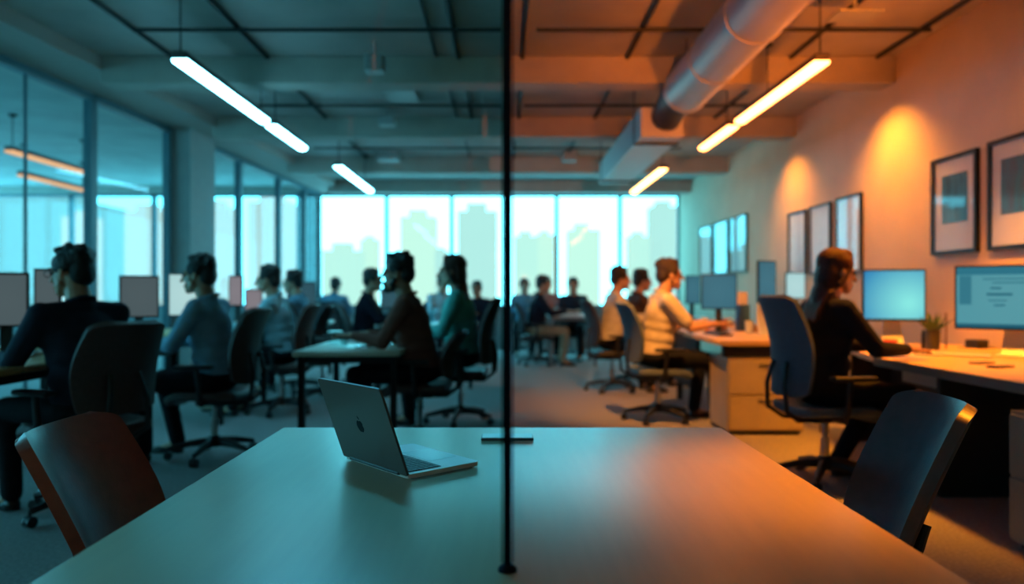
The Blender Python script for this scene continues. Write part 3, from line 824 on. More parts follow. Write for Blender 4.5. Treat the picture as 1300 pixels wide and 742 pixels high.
# right-hand desk (woman)
t = thing('office_desk', 'oak desk along the orange wall in front of the woman on the right', 'desk', (2.95, 4.6, 0), 0, 'right wall desks')
b = BM()
def prism(bm, pts, z0, z1):
    lo = [bm.verts.new((x, y, z0)) for x, y in pts]; hi = [bm.verts.new((x, y, z1)) for x, y in pts]
    bm.faces.new(lo[::-1]); bm.faces.new(hi)
    for k in range(len(pts)): bm.faces.new((lo[k], lo[(k + 1) % len(pts)], hi[(k + 1) % len(pts)], hi[k]))
ZR = .745
prism(b, [(-.62, -1.7), (.62, -1.7), (.62, 1.35), (-.28, 1.35), (-.55, .45), (-.62, .1)], ZR - .034, ZR)
obj('desktop', b, M_desk, t)
b = BM(); prism(b, [(-.632, -1.7), (-.62, -1.7), (-.62, .1), (-.632, .1)], ZR - .05, ZR - .001); obj('edge_band', b, M_deskedge, t)
b = BM(); box2(b, (-.50, -.40, 0), (.55, -.36, ZR - .036)); obj('end_panel', b, M_dark, t)
b = BM(); box2(b, (.05, -.35, .25), (.09, 1.2, ZR - .036)); obj('modesty_panel', b, M_dark, t)
b = BM(); box2(b, (-.25, 1.2, 0), (.5, 1.24, ZR - .036)); obj('end_panel', b, M_dark, t)
b = BM(); box2(b, (-.45, -.33, ZR - .15), (.0, .1, ZR - .036), .004); obj('under_drawer', b, M_ped, t)
pedestal('olive-grey drawer pedestal at the right edge beside the navy meeting chair', 2.30, 2.85, 2.75, 3.40, .62, '-x', 2, mat('pedestal_olive', (.22, .22, .16), .5, var=.06))
# middle right desk (man in cream)
t = thing('office_desk', 'oak desk in front of the man in the cream shirt', 'desk', (2.15, 7.0, 0), 0, 'right wall desks')
b = BM(); prism(b, [(-.42, -1.0), (.55, -1.0), (.55, 1.2), (-.30, 1.2), (-.30, .55), (-.38, .4)], .725, .76); obj('desktop', b, M_desk, t)
b = BM(); box2(b, (-.38, -.96, .63), (.5, -.9, .724)); obj('apron', b, M_dark, t)
for x, y in ((-.25, 1.1), (.48, 1.1), (.48, -.85)):
    b = BM(); box2(b, (x - .025, y - .025, 0), (x + .025, y + .025, .724)); obj('leg', b, M_black, t)
b = BM(); box2(b, (-.30, .2, .2), (-.26, 1.1, .72)); obj('modesty_panel', b, M_dark, t)
pedestal('two-drawer wooden pedestal under the near end of the middle right desk', 1.80, 2.42, 6.04, 6.55, .62, '-y', 2)
desk('oak desk farther back in front of the man in the white shirt', 1.68, 3.5, 8.35, 9.15, .76, group='right wall desks')
desk('pale desk at the back right below the far posters', 2.1, 3.3, 10.6, 12.6, .76, M_white, group='right wall desks')
pedestal('pale cabinet under the third left desk', -2.95, -2.55, 7.2, 7.65, .62, '+x', 2)

# ------------------------------------------------------------------ monitors
def monitor(label, loc, rz, w, h, zb, scr, style='black', content=False, group='office monitors', tilt=0.0, frame_m=None):
    """screen faces local +x; loc is the stand foot on a surface; zb = height of the panel's bottom above the foot"""
    t = thing('computer_monitor', label, 'monitor', loc, rz, group)
    fm = frame_m or M_black; sm = M_alu if style == 'silver' else M_plastic
    b = BM(); box2(b, (-.022, -w / 2, -h / 2), (.0, w / 2, h / 2), .006, 2); p = obj('display', b, fm, t, (.0, 0, zb + h / 2), (0, -tilt, 0), .6)
    bz = .013
    b = BM(); box2(b, (.0005, -w / 2 + bz, -h / 2 + bz + (.0 if style != 'silver' else .004)), (.0025, w / 2 - bz, h / 2 - bz)); s = obj('screen', b, scr, p)
    if content:
        b = BM(); box2(b, (.003, -w / 2 + bz, h / 2 - bz - .05), (.0035, w / 2 - bz, h / 2 - bz)); obj('title_bar', b, emit_mat('ui_bar', (.05, .30, .42), .55), s)
        b = BM(); box2(b, (.003, -w / 2 + bz + .015, -h / 2 + bz + .15), (.0035, -w / 2 + bz + .085, h / 2 - bz - .055)); obj('side_pane', b, emit_mat('ui_side', (.06, .30, .40), .6), s)
        b = BM(); box2(b, (.003, -w / 2 + bz, -h / 2 + bz), (.0035, w / 2 - bz, -h / 2 + bz + .025)); obj('task_bar', b, emit_mat('ui_task', (.03, .20, .30), .5), s)
        for (y, z, l, th) in ((.05, .12, .24, .006), (.02, .095, .20, .006), (.10, .06, .06, .01), (.08, .02, .14, .014), (-.12, .03, .03, .012), (.09, -.02, .10, .006), (.08, -.05, .06, .009)):
            b = BM(); box2(b, (.003, -y - l / 2, z - th / 2), (.0036, -y + l / 2, z + th / 2)); obj('text_line', b, emit_mat('ui_text', (.03, .22, .32), .5), s)
    if style == 'silver':
        b = BM()
        def neck(u, v): return Vector((-.05 - .05 * (1 - v) + .09 * (1 - v) ** 3, (u - .5) * (.10 + .05 * (1 - v)), v * (zb + .10) + .006))
        sheet(b, neck, 4, 10, .012); obj('stand_neck', b, sm, t, smooth=.8)
        b = BM(); box2(b, (-.12, -.10, 0), (.08, .10, .010), .004); obj('stand_foot', b, sm, t)
    else:
        b = BM(); box2(b, (-.06, -.03, .01), (-.03, .03, zb + h * .45), .004); box2(b, (-.045, -.05, zb + h * .3), (-.018, .05, zb + h * .5)); obj('stand_neck', b, sm, t)
        b = BM(); lathe(b, [(0, 0), (.11, 0), (.11, .008), (.09, .014), (0, .014)], 28, (-.03, 0, 0)); obj('stand_foot', b, sm, t, smooth=.6)
    return t
SCR_blue = screen_mat('screen_bright_blue', (.0, .18, .48), (.25, .85, .80), .95, center=(.10, -.06), size=.42)
SCR_doc = screen_mat('screen_document', (.10, .45, .55), (.14, .50, .58), .62, center=(0, 0), size=.8)
SCR_grey = screen_mat('screen_grey', (.17, .26, .29), (.22, .31, .34), .33, center=(0, 0), size=.5)
SCR_pale = screen_mat('screen_pale', (.40, .72, .74), (.55, .85, .85), .8, center=(0, 0), size=.5)
SCR_rose = screen_mat('screen_rose', (.30, .28, .32), (.40, .36, .40), .55, center=(0, 0), size=.5)
SCR_dark = screen_mat('screen_slate', (.03, .10, .14), (.05, .15, .20), .6, center=(0, 0), size=.5)
SCR_slate = screen_mat('screen_blue_slate', (.05, .20, .28), (.08, .27, .36), .6, center=(0, 0), size=.5)
def face_cam(x, y, extra=0.0): return A(-y, -x) + extra
def mon(label, px, ytop, ybot, wpx, d, zdesk, scr, turn=0.0, **k):
    s = F / d; x = PX(px, d)
    w = wpx / s; h = (ybot - ytop) / s; zb = PZ(ybot, d) - zdesk
    return monitor(label, (x, d, zdesk), face_cam(x, d, turn), w / max(.3, math.cos(turn)), h, max(.03, zb), scr, **k)
# right
mon('silver-stand monitor with a bright blue screen in front of the woman on the right', 1135, 342, 408, 72, 5.45, .745, SCR_blue, .25, style='silver')
mon('silver-stand monitor showing a text document at the right edge', 1288, 336, 420, 132, 4.75, .745, SCR_doc, -.12, style='silver', content=True)
mon('blue-grey monitor on the desk of the man in the cream shirt', 913, 348, 393, 44, 7.4, .76, SCR_slate, .15)
mon('narrow tilted monitor standing right of the blue-grey one on the middle right desk', 974, 331, 385, 22, 6.9, .76, SCR_slate, .75, style='silver')
mon('pale blue monitor far behind the slate chair of the woman', 1010, 346, 380, 24, 8.7, .76, SCR_pale, .4)
mon('distant teal monitor left of the blue-grey one near the rear windows', 880, 350, 386, 18, 10.9, .76, SCR_slate, .5)
# left
mon('grey-screened monitor at the left edge in front of the man in dark navy', 6, 346, 416, 52, 4.1, .78, SCR_grey, -.2)
mon('narrow grey monitor showing just left of the head of the man in dark navy', 60, 341, 398, 30, 4.6, .78, SCR_grey, -.3)
mon('grey-screened monitor with a dark frame between the first two men on the left', 177, 350, 404, 46, 5.5, .78, SCR_grey, .1)
mon('pale bright monitor directly before the face of the man in the blue shirt', 238, 347, 402, 46, 5.58, .78, SCR_pale, -.1, frame_m=mat('grey_bezel', (.2, .25, .27), .5))
mon('narrow dark-edged monitor before the man in the pale blue shirt', 299, 350, 389, 17, 7.5, .78, SCR_rose, -.5)
mon('rose-tinted low monitor at the hands of the man in the pale blue shirt', 322, 367, 396, 22, 7.1, .78, SCR_rose, 0, frame_m=mat('rose_bezel', (.3, .2, .22), .5))
mon('dark slate monitor on the far white-topped left desk', 383, 358, 390, 36, 9.6, .76, SCR_dark, .1)
mon('small grey monitor on the white table before the raised hands', 497, 366, 392, 26, 9.5, .77, SCR_dark, .3)

# ------------------------------------------------------------------ small desk things
def simple(name, label, cat, bm, m, loc, rz=0, group=None, smooth=.7):
    o = obj(name, bm, m, None, loc, (0, 0, rz), smooth); return setp(o, label, cat, group)
def keyboard(label, loc, rz, m, km):
    t = thing('keyboard', label, 'keyboard', loc, rz, 'desk keyboards')
    b = BM(); box2(b, (-.065, -.21, 0), (.065, .21, .014), .004); obj('keyboard_case', b, m, t)
    b = BM()
    for r in range(5):
        for c in range(14): box2(b, (-.055 + r * .022, -.2 + c * .0286, .014), (-.036 + r * .022, -.175 + c * .0286, .018))
    o = obj('keys', b, km, t); return t
def at(px, py, z):            # point of a horizontal surface at height z seen at a pixel
    d = (CAMH - z) * F / (py - CY); return (PX(px, d), d, z)
keyboard('white keyboard on the desk under the blue-screened monitor on the right', at(1208, 452, .745), PI * .28, M_paper, mat('white_keys', (.68, .68, .68), .5))
keyboard('dark keyboard under the hands of the man in the cream shirt', (1.98, 6.95, .76), .1, M_plastic, M_key)
for lab, px, py, m in (('black phone nearest the edge of the right-hand desk', 1270, 467, M_plastic), ('grey mouse-like remote behind the black phone on the right-hand desk', 1247, 462, mat('grey_plastic', (.10, .10, .11), .4))):
    t = thing('phone', lab, 'phone', at(px, py, .745), .4, 'handhelds on the right-hand desk')
    b = BM(); box2(b, (-.075, -.03, 0), (.075, .03, .011), .004); obj('phone_body', b, m, t)
    b = BM(); box2(b, (-.066, -.026, .011), (.066, .026, .0116)); obj('screen', b, mat('phone_glass_dark', (.02, .02, .025), .1), t)
t = thing('desk_speaker', 'small black box between the two monitors on the right-hand desk', 'speaker', at(1240, 442, .745), .3)
b = BM(); box2(b, (-.05, -.06, .004), (.05, .06, .062), .010, 3); obj('speaker_case', b, M_plastic, t)
b = BM(); box2(b, (-.085, -.085, 0), (.085, .085, .004)); obj('speaker_mat', b, M_dark, t)
# potted plant
t = thing('potted_plant', 'small green plant in a dark cylinder pot beside the blue-screened monitor', 'plant', (PX(1184, 5.35), 5.35, .745), 0)
b = BM(); lathe(b, [(0, 0), (.045, 0), (.05, .14), (.042, .14), (.04, .12), (0, .12)], 20); obj('pot', b, mat('pot_dark', (.04, .045, .05), .5), t, smooth=.6)
b = BM()
r_ = random.Random(3)
for k in range(46):
    a = r_.uniform(0, 2 * PI); L = r_.uniform(.07, .17); ti = r_.uniform(.05, .75)
    d = Vector((math.cos(a) * math.sin(ti), math.sin(a) * math.sin(ti), math.cos(ti))); sd = d.cross(Vector((0, 0, 1)));
    sd = sd.normalized() * .009 if sd.length > 1e-4 else Vector((.009, 0, 0))
    p0 = Vector((math.cos(a) * .02, math.sin(a) * .02, .12)); pm = p0 + d * L * .6; p1 = p0 + d * L + Vector((d.x, d.y, -.1)) * .03
    q = [b.verts.new(p0 - sd * .3), b.verts.new(p0 + sd * .3), b.verts.new(pm + sd), b.verts.new(p1), b.verts.new(pm - sd)]
    b.faces.new(q)
obj('foliage', b, mat('leaf_green', (.06, .13, .04), .6, var=.3, scale=30), t)
b = BM(); tube(b, [(0, 0, 0), (.004, .002, .2), (.0, .004, .26)], .006, 8); simple('incense_stick', 'thin upright brown rod right of the potted plant', 'rod', b, mat('rod_brown', (.16, .06, .03), .6), (PX(1201, 5.4), 5.4, .745))
b = BM(); lathe(b, [(0, 0), (.012, 0), (.014, .10), (.006, .14), (0, .14)], 14); simple('pen_holder', 'slim dark bottle left of the potted plant', 'bottle', b, M_plastic, (PX(1172, 5.4), 5.4, .745))
b = BM(); box2(b, (-.03, -.12, 0), (.03, .12, .02)); simple('notepad', 'pale notepad under the hand of the woman on the right', 'notepad', b, M_paper, at(1140, 444, .745), .8)
b = BM(); box(b, (0, 0, .05), (.006, .12, .09), rot=Matrix.Rotation(.5, 3, 'Y')); simple('red_card', 'red folded card at the hand of the woman on the right', 'card', b, mat('red_card', (.55, .06, .03), .5), (PX(1128, 5.05), 5.05, .745), .3)
b = BM(); lathe(b, [(0, 0), (.05, 0), (.06, .08), (.055, .08), (.045, .01), (0, .01)], 20)
t = thing('potted_plant', 'small leafy pot half hidden behind the woman on the right', 'plant', (PX(1092, 5.75), 5.75, .745), 0)
obj('pot', b, M_white, t, smooth=.6)
b = BM()
for k in range(30):
    a = r_.uniform(0, 2 * PI); ti = r_.uniform(.2, 1.1); L = r_.uniform(.06, .12)
    d = Vector((math.cos(a) * math.sin(ti), math.sin(a) * math.sin(ti), math.cos(ti))); sd = Vector((-d.y, d.x, 0)).normalized() * .014
    p0 = Vector((0, 0, .07)); b.faces.new([b.verts.new(p0), b.verts.new(p0 + d * L * .6 + sd), b.verts.new(p0 + d * L), b.verts.new(p0 + d * L * .6 - sd)])
obj('foliage', b, MATS['leaf_green'], t)
# things on the middle right desk
def cup(label, loc, m, r=.04, h=.095, group='cups and jars on the desks', handle=True):
    t = thing('cup', label, 'cup', loc, 0, group)
    b = BM(); lathe(b, [(0, 0), (r * .85, 0), (r, h), (r * .9, h), (r * .75, .008), (0, .008)], 20); obj('cup_body', b, m, t, smooth=.6)
    if handle:
        b = BM(); tube(b, [(0, -r * .9, h * .8), (0, -r * 1.6, h * .7), (0, -r * 1.6, h * .35), (0, -r * .88, h * .25)], .006, 6); obj('cup_handle', b, m, t, smooth=.8)
    return t
M_orange = mat('orange_plastic', (.65, .16, .03), .5)
cup('white cup on the desk of the man in cream, right of his hands', at(924, 414, .76), M_white)
cup('orange cup behind the white cup on the middle right desk', (PX(918, 7.7), 7.7, .76), mat('peach', (.6, .3, .2), .5), .045, .12)
cup('black mug near the right end of the middle right desk', (PX(973, 7.35), 7.35, .76), M_plastic, .055, .12)
cup('tall pale cup left of the blue-grey monitor', (PX(894, 7.5), 7.5, .76), M_white, .035, .14, handle=False)
cup('pale cup right of the blue-grey monitor', (PX(951, 7.2), 7.2, .76), mat('grey_ceramic', (.5, .52, .5), .4), .04, .12)
b = BM(); box2(b, (-.06, -.045, 0), (.06, .045, .27), .003)
simple('binder', 'upright blue binder between the two monitors on the middle right desk', 'binder', b, mat('blue_binder', (.03, .12, .32), .5), (PX(943, 7.7), 7.7, .76), .2)
b = BM(); box2(b, (-.05, -.03, 0), (.05, .03, .40), .003)
simple('box_file', 'tall pale box file behind the blue binder', 'box', b, mat('pale_rose', (.6, .5, .45), .6), (PX(942, 8.05), 8.05, .76), .2)
b = BM(); box2(b, (-.05, -.06, 0), (.05, .06, .07), .003)
simple('storage_box', 'small brown box behind the black mug', 'box', b, mat('box_brown', (.28, .16, .08), .6), (PX(962, 7.4), 7.4, .76), .2)
b = BM(); box2(b, (-.05, -.05, 0), (.05, .05, .10), .003)
simple('storage_box', 'tan box under the narrow tilted monitor', 'box', b, mat('box_tan', (.5, .35, .2), .6), (PX(985, 7.1), 7.1, .76), .2)
b = BM(); box2(b, (-.10, -.07, 0), (.10, .07, .02), .002)
simple('paper_stack', 'orange folder under the wrists of the man in cream', 'folder', b, M_orange, (PX(903, 7.55), 7.55, .76), .2)
# small pale table behind laptop
ZT = .745
t = thing('glass_jar', 'square clear glass box on the left of the small pale table', 'jar', (PX(426, 5.95), 5.95, ZT), .2)
b = BM(); box2(b, (-.055, -.055, 0), (.055, .055, .09), .006); obj('jar_body', b, glass_mat('jar_glass', (.75, .85, .85), .8), t)
b = BM(); box2(b, (-.057, -.057, .09), (.057, .057, .10), .003); obj('jar_lid', b, mat('jar_lid', (.35, .42, .42), .3), t)
cup('small clear tumbler right of the glass box on the small pale table', (PX(437, 5.75), 5.75, ZT), glass_mat('jar_glass', (.75, .85, .85), .8), .03, .08, handle=False)
b = BM(); box2(b, (-.15, -.10, 0), (.15, .10, .012)); simple('paper_stack', 'white papers on the small pale table by the bearded man', 'papers', b, M_paper, (PX(462, 6.1), 6.1, ZT), .1)
t = thing('tablet', 'dark tablet at the hand of the bearded man on the small pale table', 'tablet', (PX(470, 5.6), 5.6, ZT), .25)
b = BM(); box2(b, (-.11, -.08, 0), (.11, .08, .010), .003); obj('tablet_body', b, M_plastic, t)
b = BM(); box2(b, (-.10, -.07, .010), (.10, .07, .011)); obj('screen', b, mat('tablet_screen', (.3, .36, .38), .12), t)
t = thing('computer_mouse', 'dark mouse on the desk edge before the man in the blue shirt', 'mouse', (-2.58, 5.1, .78), 0)
b = BM(); ell(b, (0, 0, .012), (.055, .032, .022)); obj('mouse_body', b, M_plastic, t, smooth=4)
keyboard('pale keyboard under the hands of the man in the blue shirt', (-2.72, 5.35, .78), 0, M_paper, mat('white_keys', (.68, .68, .68), .5))
keyboard('dark keyboard before the man in dark navy at the left edge', (-2.78, 4.2, .78), 0, M_plastic, M_key)
cup('pale cup beside the pale bright monitor on the left', (-2.66, 5.6, .78), M_white, .035, .09)
cup('white cup on the far white-topped left desk', (-2.55, 9.4, .76), M_white, .04, .11)
keyboard('dark keyboard on the far white-topped left desk', (PX(390, 8.9), 8.9, .76), .1, M_plastic, M_key)
b = BM(); lathe(b, [(0, 0), (.035, 0), (.035, .15), (.014, .19), (.014, .22), (0, .22)], 16); simple('water_bottle', 'clear bottle on the white table by the man with raised hands', 'bottle', b, glass_mat('jar_glass', (.75, .85, .85), .8), (-.9, 9.3, .77))
b = BM(); box2(b, (-.12, -.09, 0), (.12, .09, .015)); simple('paper_stack', 'papers on the far white table by the man in khaki trousers', 'papers', b, M_paper, (1.05, 12.0, .80), .2)

# ------------------------------------------------------------------ pictures on the right wall
def art_mat(name, c0, c1, seed):
    if name in MATS: return MATS[name]
    m = mat(name, c0, .35); nt = m.node_tree; bs = nt.nodes['Principled BSDF']; tc = nt.nodes['Texture Coordinate']
    mp = nt.nodes.new('ShaderNodeMapping'); mp.inputs['Scale'].default_value = (1, 9, 2.2); mp.inputs['Location'].default_value = (seed, seed, seed)
    v = nt.nodes.new('ShaderNodeTexNoise'); v.inputs['Scale'].default_value = 1.6; v.inputs['Detail'].default_value = 3
    r = nt.nodes.new('ShaderNodeValToRGB'); r.color_ramp.elements[0].position = .4; r.color_ramp.elements[1].position = .62
    r.color_ramp.elements[0].color = (*c0, 1); r.color_ramp.elements[1].color = (*c1, 1)
    nt.links.new(tc.outputs['Object'], mp.inputs['Vector']); nt.links.new(mp.outputs['Vector'], v.inputs['Vector'])
    nt.links.new(v.outputs['Fac'], r.inputs['Fac']); nt.links.new(r.outputs['Color'], bs.inputs['Base Color'])
    return m
def picture(label, ya, yb, z0, z1, art, mb, fw=.03, fd=.035, margin=(.10, .10, .12, .22), frame_m=None, pm=None, group='framed pictures on the right wall'):
    yc = (ya + yb) / 2; zc = (z0 + z1) / 2; w = abs(yb - ya); h = z1 - z0
    t = thing('framed_picture', label, 'picture', (RW, yc, zc), 0, group)
    b = BM()
    box2(b, (-fd, -w / 2, -h / 2), (0, -w / 2 + fw, h / 2)); box2(b, (-fd, w / 2 - fw, -h / 2), (0, w / 2, h / 2))
    box2(b, (-fd, -w / 2 + fw, -h / 2), (0, w / 2 - fw, -h / 2 + fw)); box2(b, (-fd, -w / 2 + fw, h / 2 - fw), (0, w / 2 - fw, h / 2))
    obj('picture_frame', b, frame_m or M_black, t)
    b = BM(); box2(b, (-fd * .4, -w / 2 + fw, -h / 2 + fw), (-.002, w / 2 - fw, h / 2 - fw)); obj('mat_board', b, pm or mb, t)
    if art:
        b = BM(); box2(b, (-fd * .4 - .002, -w / 2 + fw + margin[0], -h / 2 + fw + margin[3]), (-fd * .4, w / 2 - fw - margin[1], h / 2 - fw - margin[2])); obj('artwork', b, art, t)
    b = BM(); box2(b, (-fd * .75 - .002, -w / 2 + fw, -h / 2 + fw), (-fd * .75, w / 2 - fw, h / 2 - fw)); obj('glazing', b, glass_mat('picture_glass', (.97, .97, .97), .6), t)
MB = mat('mat_board', (.72, .70, .68), .5)
picture('large framed blue print with a wide white margin, second from the right edge', 6.26, 5.66, 1.46, 2.25, art_mat('art_blue', (.012, .03, .045), (.03, .11, .15), 1.3), MB)
picture('large framed blue and plum print cut by the right edge of the photo', 5.53, 4.85, 1.46, 2.26, art_mat('art_plum', (.07, .035, .05), (.02, .09, .14), 4.1), MB)
for lab, a, c, z0, z1 in (('narrow pale framed print, nearest of the three above the woman', 8.06, 7.50, 1.36, 2.16), ('narrow pale framed print, middle of the three above the woman', 8.76, 8.20, 1.36, 2.15), ('narrow pale framed print, farthest of the three above the woman', 9.42, 8.88, 1.37, 2.14)):
    picture(lab, a, c, z0, z1, art_mat('art_pale', (.62, .60, .64), (.70, .68, .72), 2.2), mat('mat_lilac', (.72, .70, .74), .5), fw=.02, margin=(.06, .06, .08, .12))
for lab, a, c in (('pale blue poster, nearest of the three by the rear window', 11.85, 11.05), ('pale blue poster, middle of the three by the rear window', 12.75, 11.98), ('pale blue poster, farthest of the three by the rear window', 13.7, 12.9)):
    picture(lab, a, c, 1.46, 2.33, art_mat('art_sky', (.34, .42, .42), (.40, .48, .48), 6.2), mat('mat_sky', (.42, .48, .48), .5), fw=.02, margin=(.03, .03, .03, .03))

# ------------------------------------------------------------------ ceiling: duct, conduits, devices
t = thing('air_duct', 'large round air duct under the ceiling on the right', 'duct', (1.66, 4.5, 3.0))
b = BM(); tube(b, [(0, -4.0, 0), (0, 2.35, 0)], .205, 40); obj('duct_pipe', b, mat('duct_metal', (.42, .40, .39), .42, metal=.45, var=.06, scale=3), t, smooth=.8)
for y in (-1.6, -.6, .45, 1.4, 2.3):
    b = BM(); tube(b, [(0, y - .018, 0), (0, y + .018, 0)], .212, 40); obj('duct_seam', b, MATS['duct_metal'], t, smooth=.8)
for y in (-.9, 1.9):
    b = BM(); tube(b, [(-.10, y, .17), (-.10, y, .33)], .006, 8); tube(b, [(.10, y, .17), (.10, y, .33)], .006, 8); obj('duct_hanger', b, M_track, t)
t = thing('duct_end', 'dark connecting collar between the round duct and the boxy duct', 'duct', (1.62, 7.22, 2.93))
b = BM(); tube(b, [(0.02, -.34, .07), (0, -.1, .04), (-.02, .16, -.05)], [.19, .16, .15], 24); obj('collar_body', b, mat('collar_dark', (.03, .03, .035), .5), t, smooth=.8)
b = BM(); tube(b, [(0, 0, .16), (0, 0, .4)], .008, 8); obj('collar_hanger', b, M_track, t)
t = thing('boxy_duct', 'boxy pale air duct hanging behind the round duct', 'duct', (1.56, 8.9, 2.84))
b = BM(); box2(b, (-.21, -1.5, -.15), (.21, 1.7, .15), .01); obj('duct_body', b, mat('duct_pale', (.55, .53, .52), .5, metal=.2), t)
for y in (-1.2, 1.4):
    b = BM(); tube(b, [(-.225, y, -.16), (.225, y, -.16)], .012, 8); tube(b, [(-.225, y, -.16), (-.225, y, .49)], .006, 8); tube(b, [(.225, y, -.16), (.225, y, .49)], .006, 8); obj('duct_hanger', b, M_track, t)

def conduit(label, pts, r=.018):
    b = BM(); tube(b, pts, r, 8); o = obj('ceiling_conduit', b, M_track, None, smooth=.8)
    setp(o, label, 'conduit', 'black conduits along the ceiling')
ZK = ZC - .024
ords = ['first', 'second', 'third', 'fourth', 'fifth', 'sixth', 'seventh', 'eighth']
bays = [('before the nearest beam', 3.2, 6.86, [-3.03, -2.17, -.62, -.42, .17, 1.13, 2.63, 3.42]),
        ('behind the nearest beam', 7.17, 9.22, [-2.2, -.58, -.40, .18, 1.12, 2.6]),
        ('behind the second beam', 9.53, 11.98, [-2.2, -.55, .15, 1.0])]
for bay, y0, y1, xs_ in bays:
    for i, x in enumerate(xs_):
        r = .011 if x in (-.62, -.58, -.55) else .02
        conduit('%s lengthwise black conduit from the left on the ceiling %s' % (ords[i], bay), [(x, y0, ZC - r), (x, y1, ZC - r)], r)
for bay, y, segs in ((bays[0][0], 6.05, ((-3.0, -.02), (.26, 3.45))), (bays[1][0], 8.5, ((-2.9, -.02), (.22, 2.9))), (bays[2][0], 11.0, ((-2.8, -.03), (.1, 2.6)))):
    for (a, c), sd in zip(segs, ('left', 'right')):
        conduit('black cross conduit on the ceiling %s, %s half' % (bay, sd), [(a, y, ZC - .052), (c, y, ZC - .052)], .017)
def ceil_dev(label, px, py, d, s, kind='sensor'):
    x = PX(px, d); z = PZ(py, d)
    t = thing('ceiling_' + kind, label, kind, (x, d, ZC), 0, 'devices on the ceiling')
    b = BM(); box2(b, (-s[0] / 2, -s[1] / 2, z - ZC), (s[0] / 2, s[1] / 2, z - ZC + s[2]), .01); obj('device_case', b, mat('device_grey', (.30, .32, .32), .5), t)
    if z - ZC + s[2] < -.01:
        b = BM(); tube(b, [(0, 0, z - ZC + s[2]), (0, 0, 0)], .012, 8); obj('drop_rod', b, MATS['device_grey'], t)
ceil_dev('boxy grey projector hanging before the nearest beam on the left', 476, 92, 6.5, (.16, .16, .14), 'projector')
ceil_dev('flat pale ceiling panel behind the nearest beam on the left', 510, 123, 8.1, (.32, .5, .03), 'panel')
ceil_dev('pale sensor box below the third beam on the left', 494, 205, 11.6, (.32, .3, .14), 'sensor')
ceil_dev('small grey sensor box behind the second beam on the left', 492, 160, 8.9, (.18, .18, .1), 'sensor')
ceil_dev('pale sensor box near the middle of the ceiling right of the post', 723, 205, 11.6, (.22, .2, .14), 'sensor')
ceil_dev('small flat vent right of the post behind the nearest beam', 752, 116, 8.2, (.14, .2, .03), 'vent')
ceil_dev('flat ceiling vent near the big right lamp', 1085, 22, 5.0, (.3, .22, .02), 'vent')

# ------------------------------------------------------------------ pendant lamps
def pendant(label, x, z, y0, y1, em, cables, group='linear pendant lamps', zc=ZC):
    t = thing('pendant_lamp', label, 'lamp', (x, (y0 + y1) / 2, z), 0, group)
    l = (y1 - y0) / 2; w = .055
    b = BM(); box2(b, (-w, -l, .03), (w, l, .085), .012, 3); obj('lamp_housing', b, mat('lamp_housing', (.10, .085, .08), .5), t, smooth=.6)
    b = BM()
    seg = 10
    pts = [(-w * .98, .032)] + [(w * .98 * math.cos(PI + PI * k / seg), .02 + .03 * math.sin(PI + PI * k / seg)) for k in range(seg + 1)] + [(w * .98, .032)]
    A_ = [b.verts.new((p, -l + .01, q)) for p, q in pts]; B_ = [b.verts.new((p, l - .01, q)) for p, q in pts]
    for k in range(len(pts) - 1): b.faces.new((A_[k], A_[k + 1], B_[k + 1], B_[k]))
    b.faces.new(A_); b.faces.new(B_)
    obj('diffuser', b, em, t)
    for cy in cables:
        b = BM(); tube(b, [(0, cy * l, .084), (0, cy * l, zc - z)], .006, 8); obj('suspension_rod', b, M_track, t)
        b = BM(); lathe(b, [(0, 0), (.05, 0), (.05, -.02), (.02, -.035), (0, -.035)], 16, (0, cy * l, zc - z)); obj('ceiling_rose', b, M_track, t, smooth=.6)
E_cool = emit_mat('lamp_cool', (.20, .76, 1.0), 23.0)
E_warm = emit_mat('lamp_warm', (1.0, .25, .055), 19.0)
E_warmw = emit_mat('lamp_warm_white', (1.0, .45, .12), 12.0)
E_amber_reflect = emit_mat('amber_reflection', (1.0, .42, .20), 1.45)  # glow of the bars that stand in for reflections in the side glass
pendant('long white pendant lamp at upper left, nearest the viewer', -2.33, 2.80, 5.36, 7.27, E_cool, (-.97, .9))
pendant('short white pendant lamp continuing behind the near left one', -2.33, 2.80, 7.47, 8.65, E_cool, (-.75,))
pendant('white pendant lamp at the far left before the rear windows', -2.2, 2.80, 9.9, 12.3, E_cool, (-.95, .6))
pendant('long warm pendant lamp at upper right, nearest the viewer', 2.30, 2.80, 5.40, 7.30, E_warm, (-.95, .2))
pendant('short warm pendant lamp continuing behind the near right one', 2.30, 2.80, 7.50, 8.65, E_warm, (-.6,))
pendant('warm pendant lamp at the far right before the rear windows', 2.15, 2.80, 10.1, 12.4, E_warmw, (-.95, .6))
pendant('upper amber lamp reflection in the left glass, built as a glowing bar beyond it', -6.0, 2.85, 9.05, 10.75, E_amber_reflect, (-.9, .9), 'amber lamp reflections built beyond the left glass')
pendant('lower amber lamp reflection in the left glass, built as a glowing bar beyond it', -7.05, 2.85, 10.9, 12.6, E_amber_reflect, (-.9, .9), 'amber lamp reflections built beyond the left glass')

# ------------------------------------------------------------------ lights
def light(name, typ, loc, energy, color, target=None, **k):
    L = bpy.data.lights.new(name, typ); L.energy = energy; L.color = color
    for a, v in k.items(): setattr(L, a, v)
    o = bpy.data.objects.new(name, L); COL.objects.link(o); o.location = loc
    if target is not None:
        o.rotation_euler = (Vector(target) - Vector(loc)).to_track_quat('-Z', 'Y').to_euler()
    return o
W_ORANGE = (1.0, .30, .015)
# wall washers on the right wall
for i, (y, e) in enumerate([(9.35, 105), (7.0, 165), (4.9, 14)]):
    light('wall_washer_lamp', 'SPOT', (RW - .55, y - .1, 3.0), e, (1.0, .33, .025), (RW, y - .1, 1.6), spot_size=math.radians(115), spot_blend=1.0, shadow_soft_size=0.0)
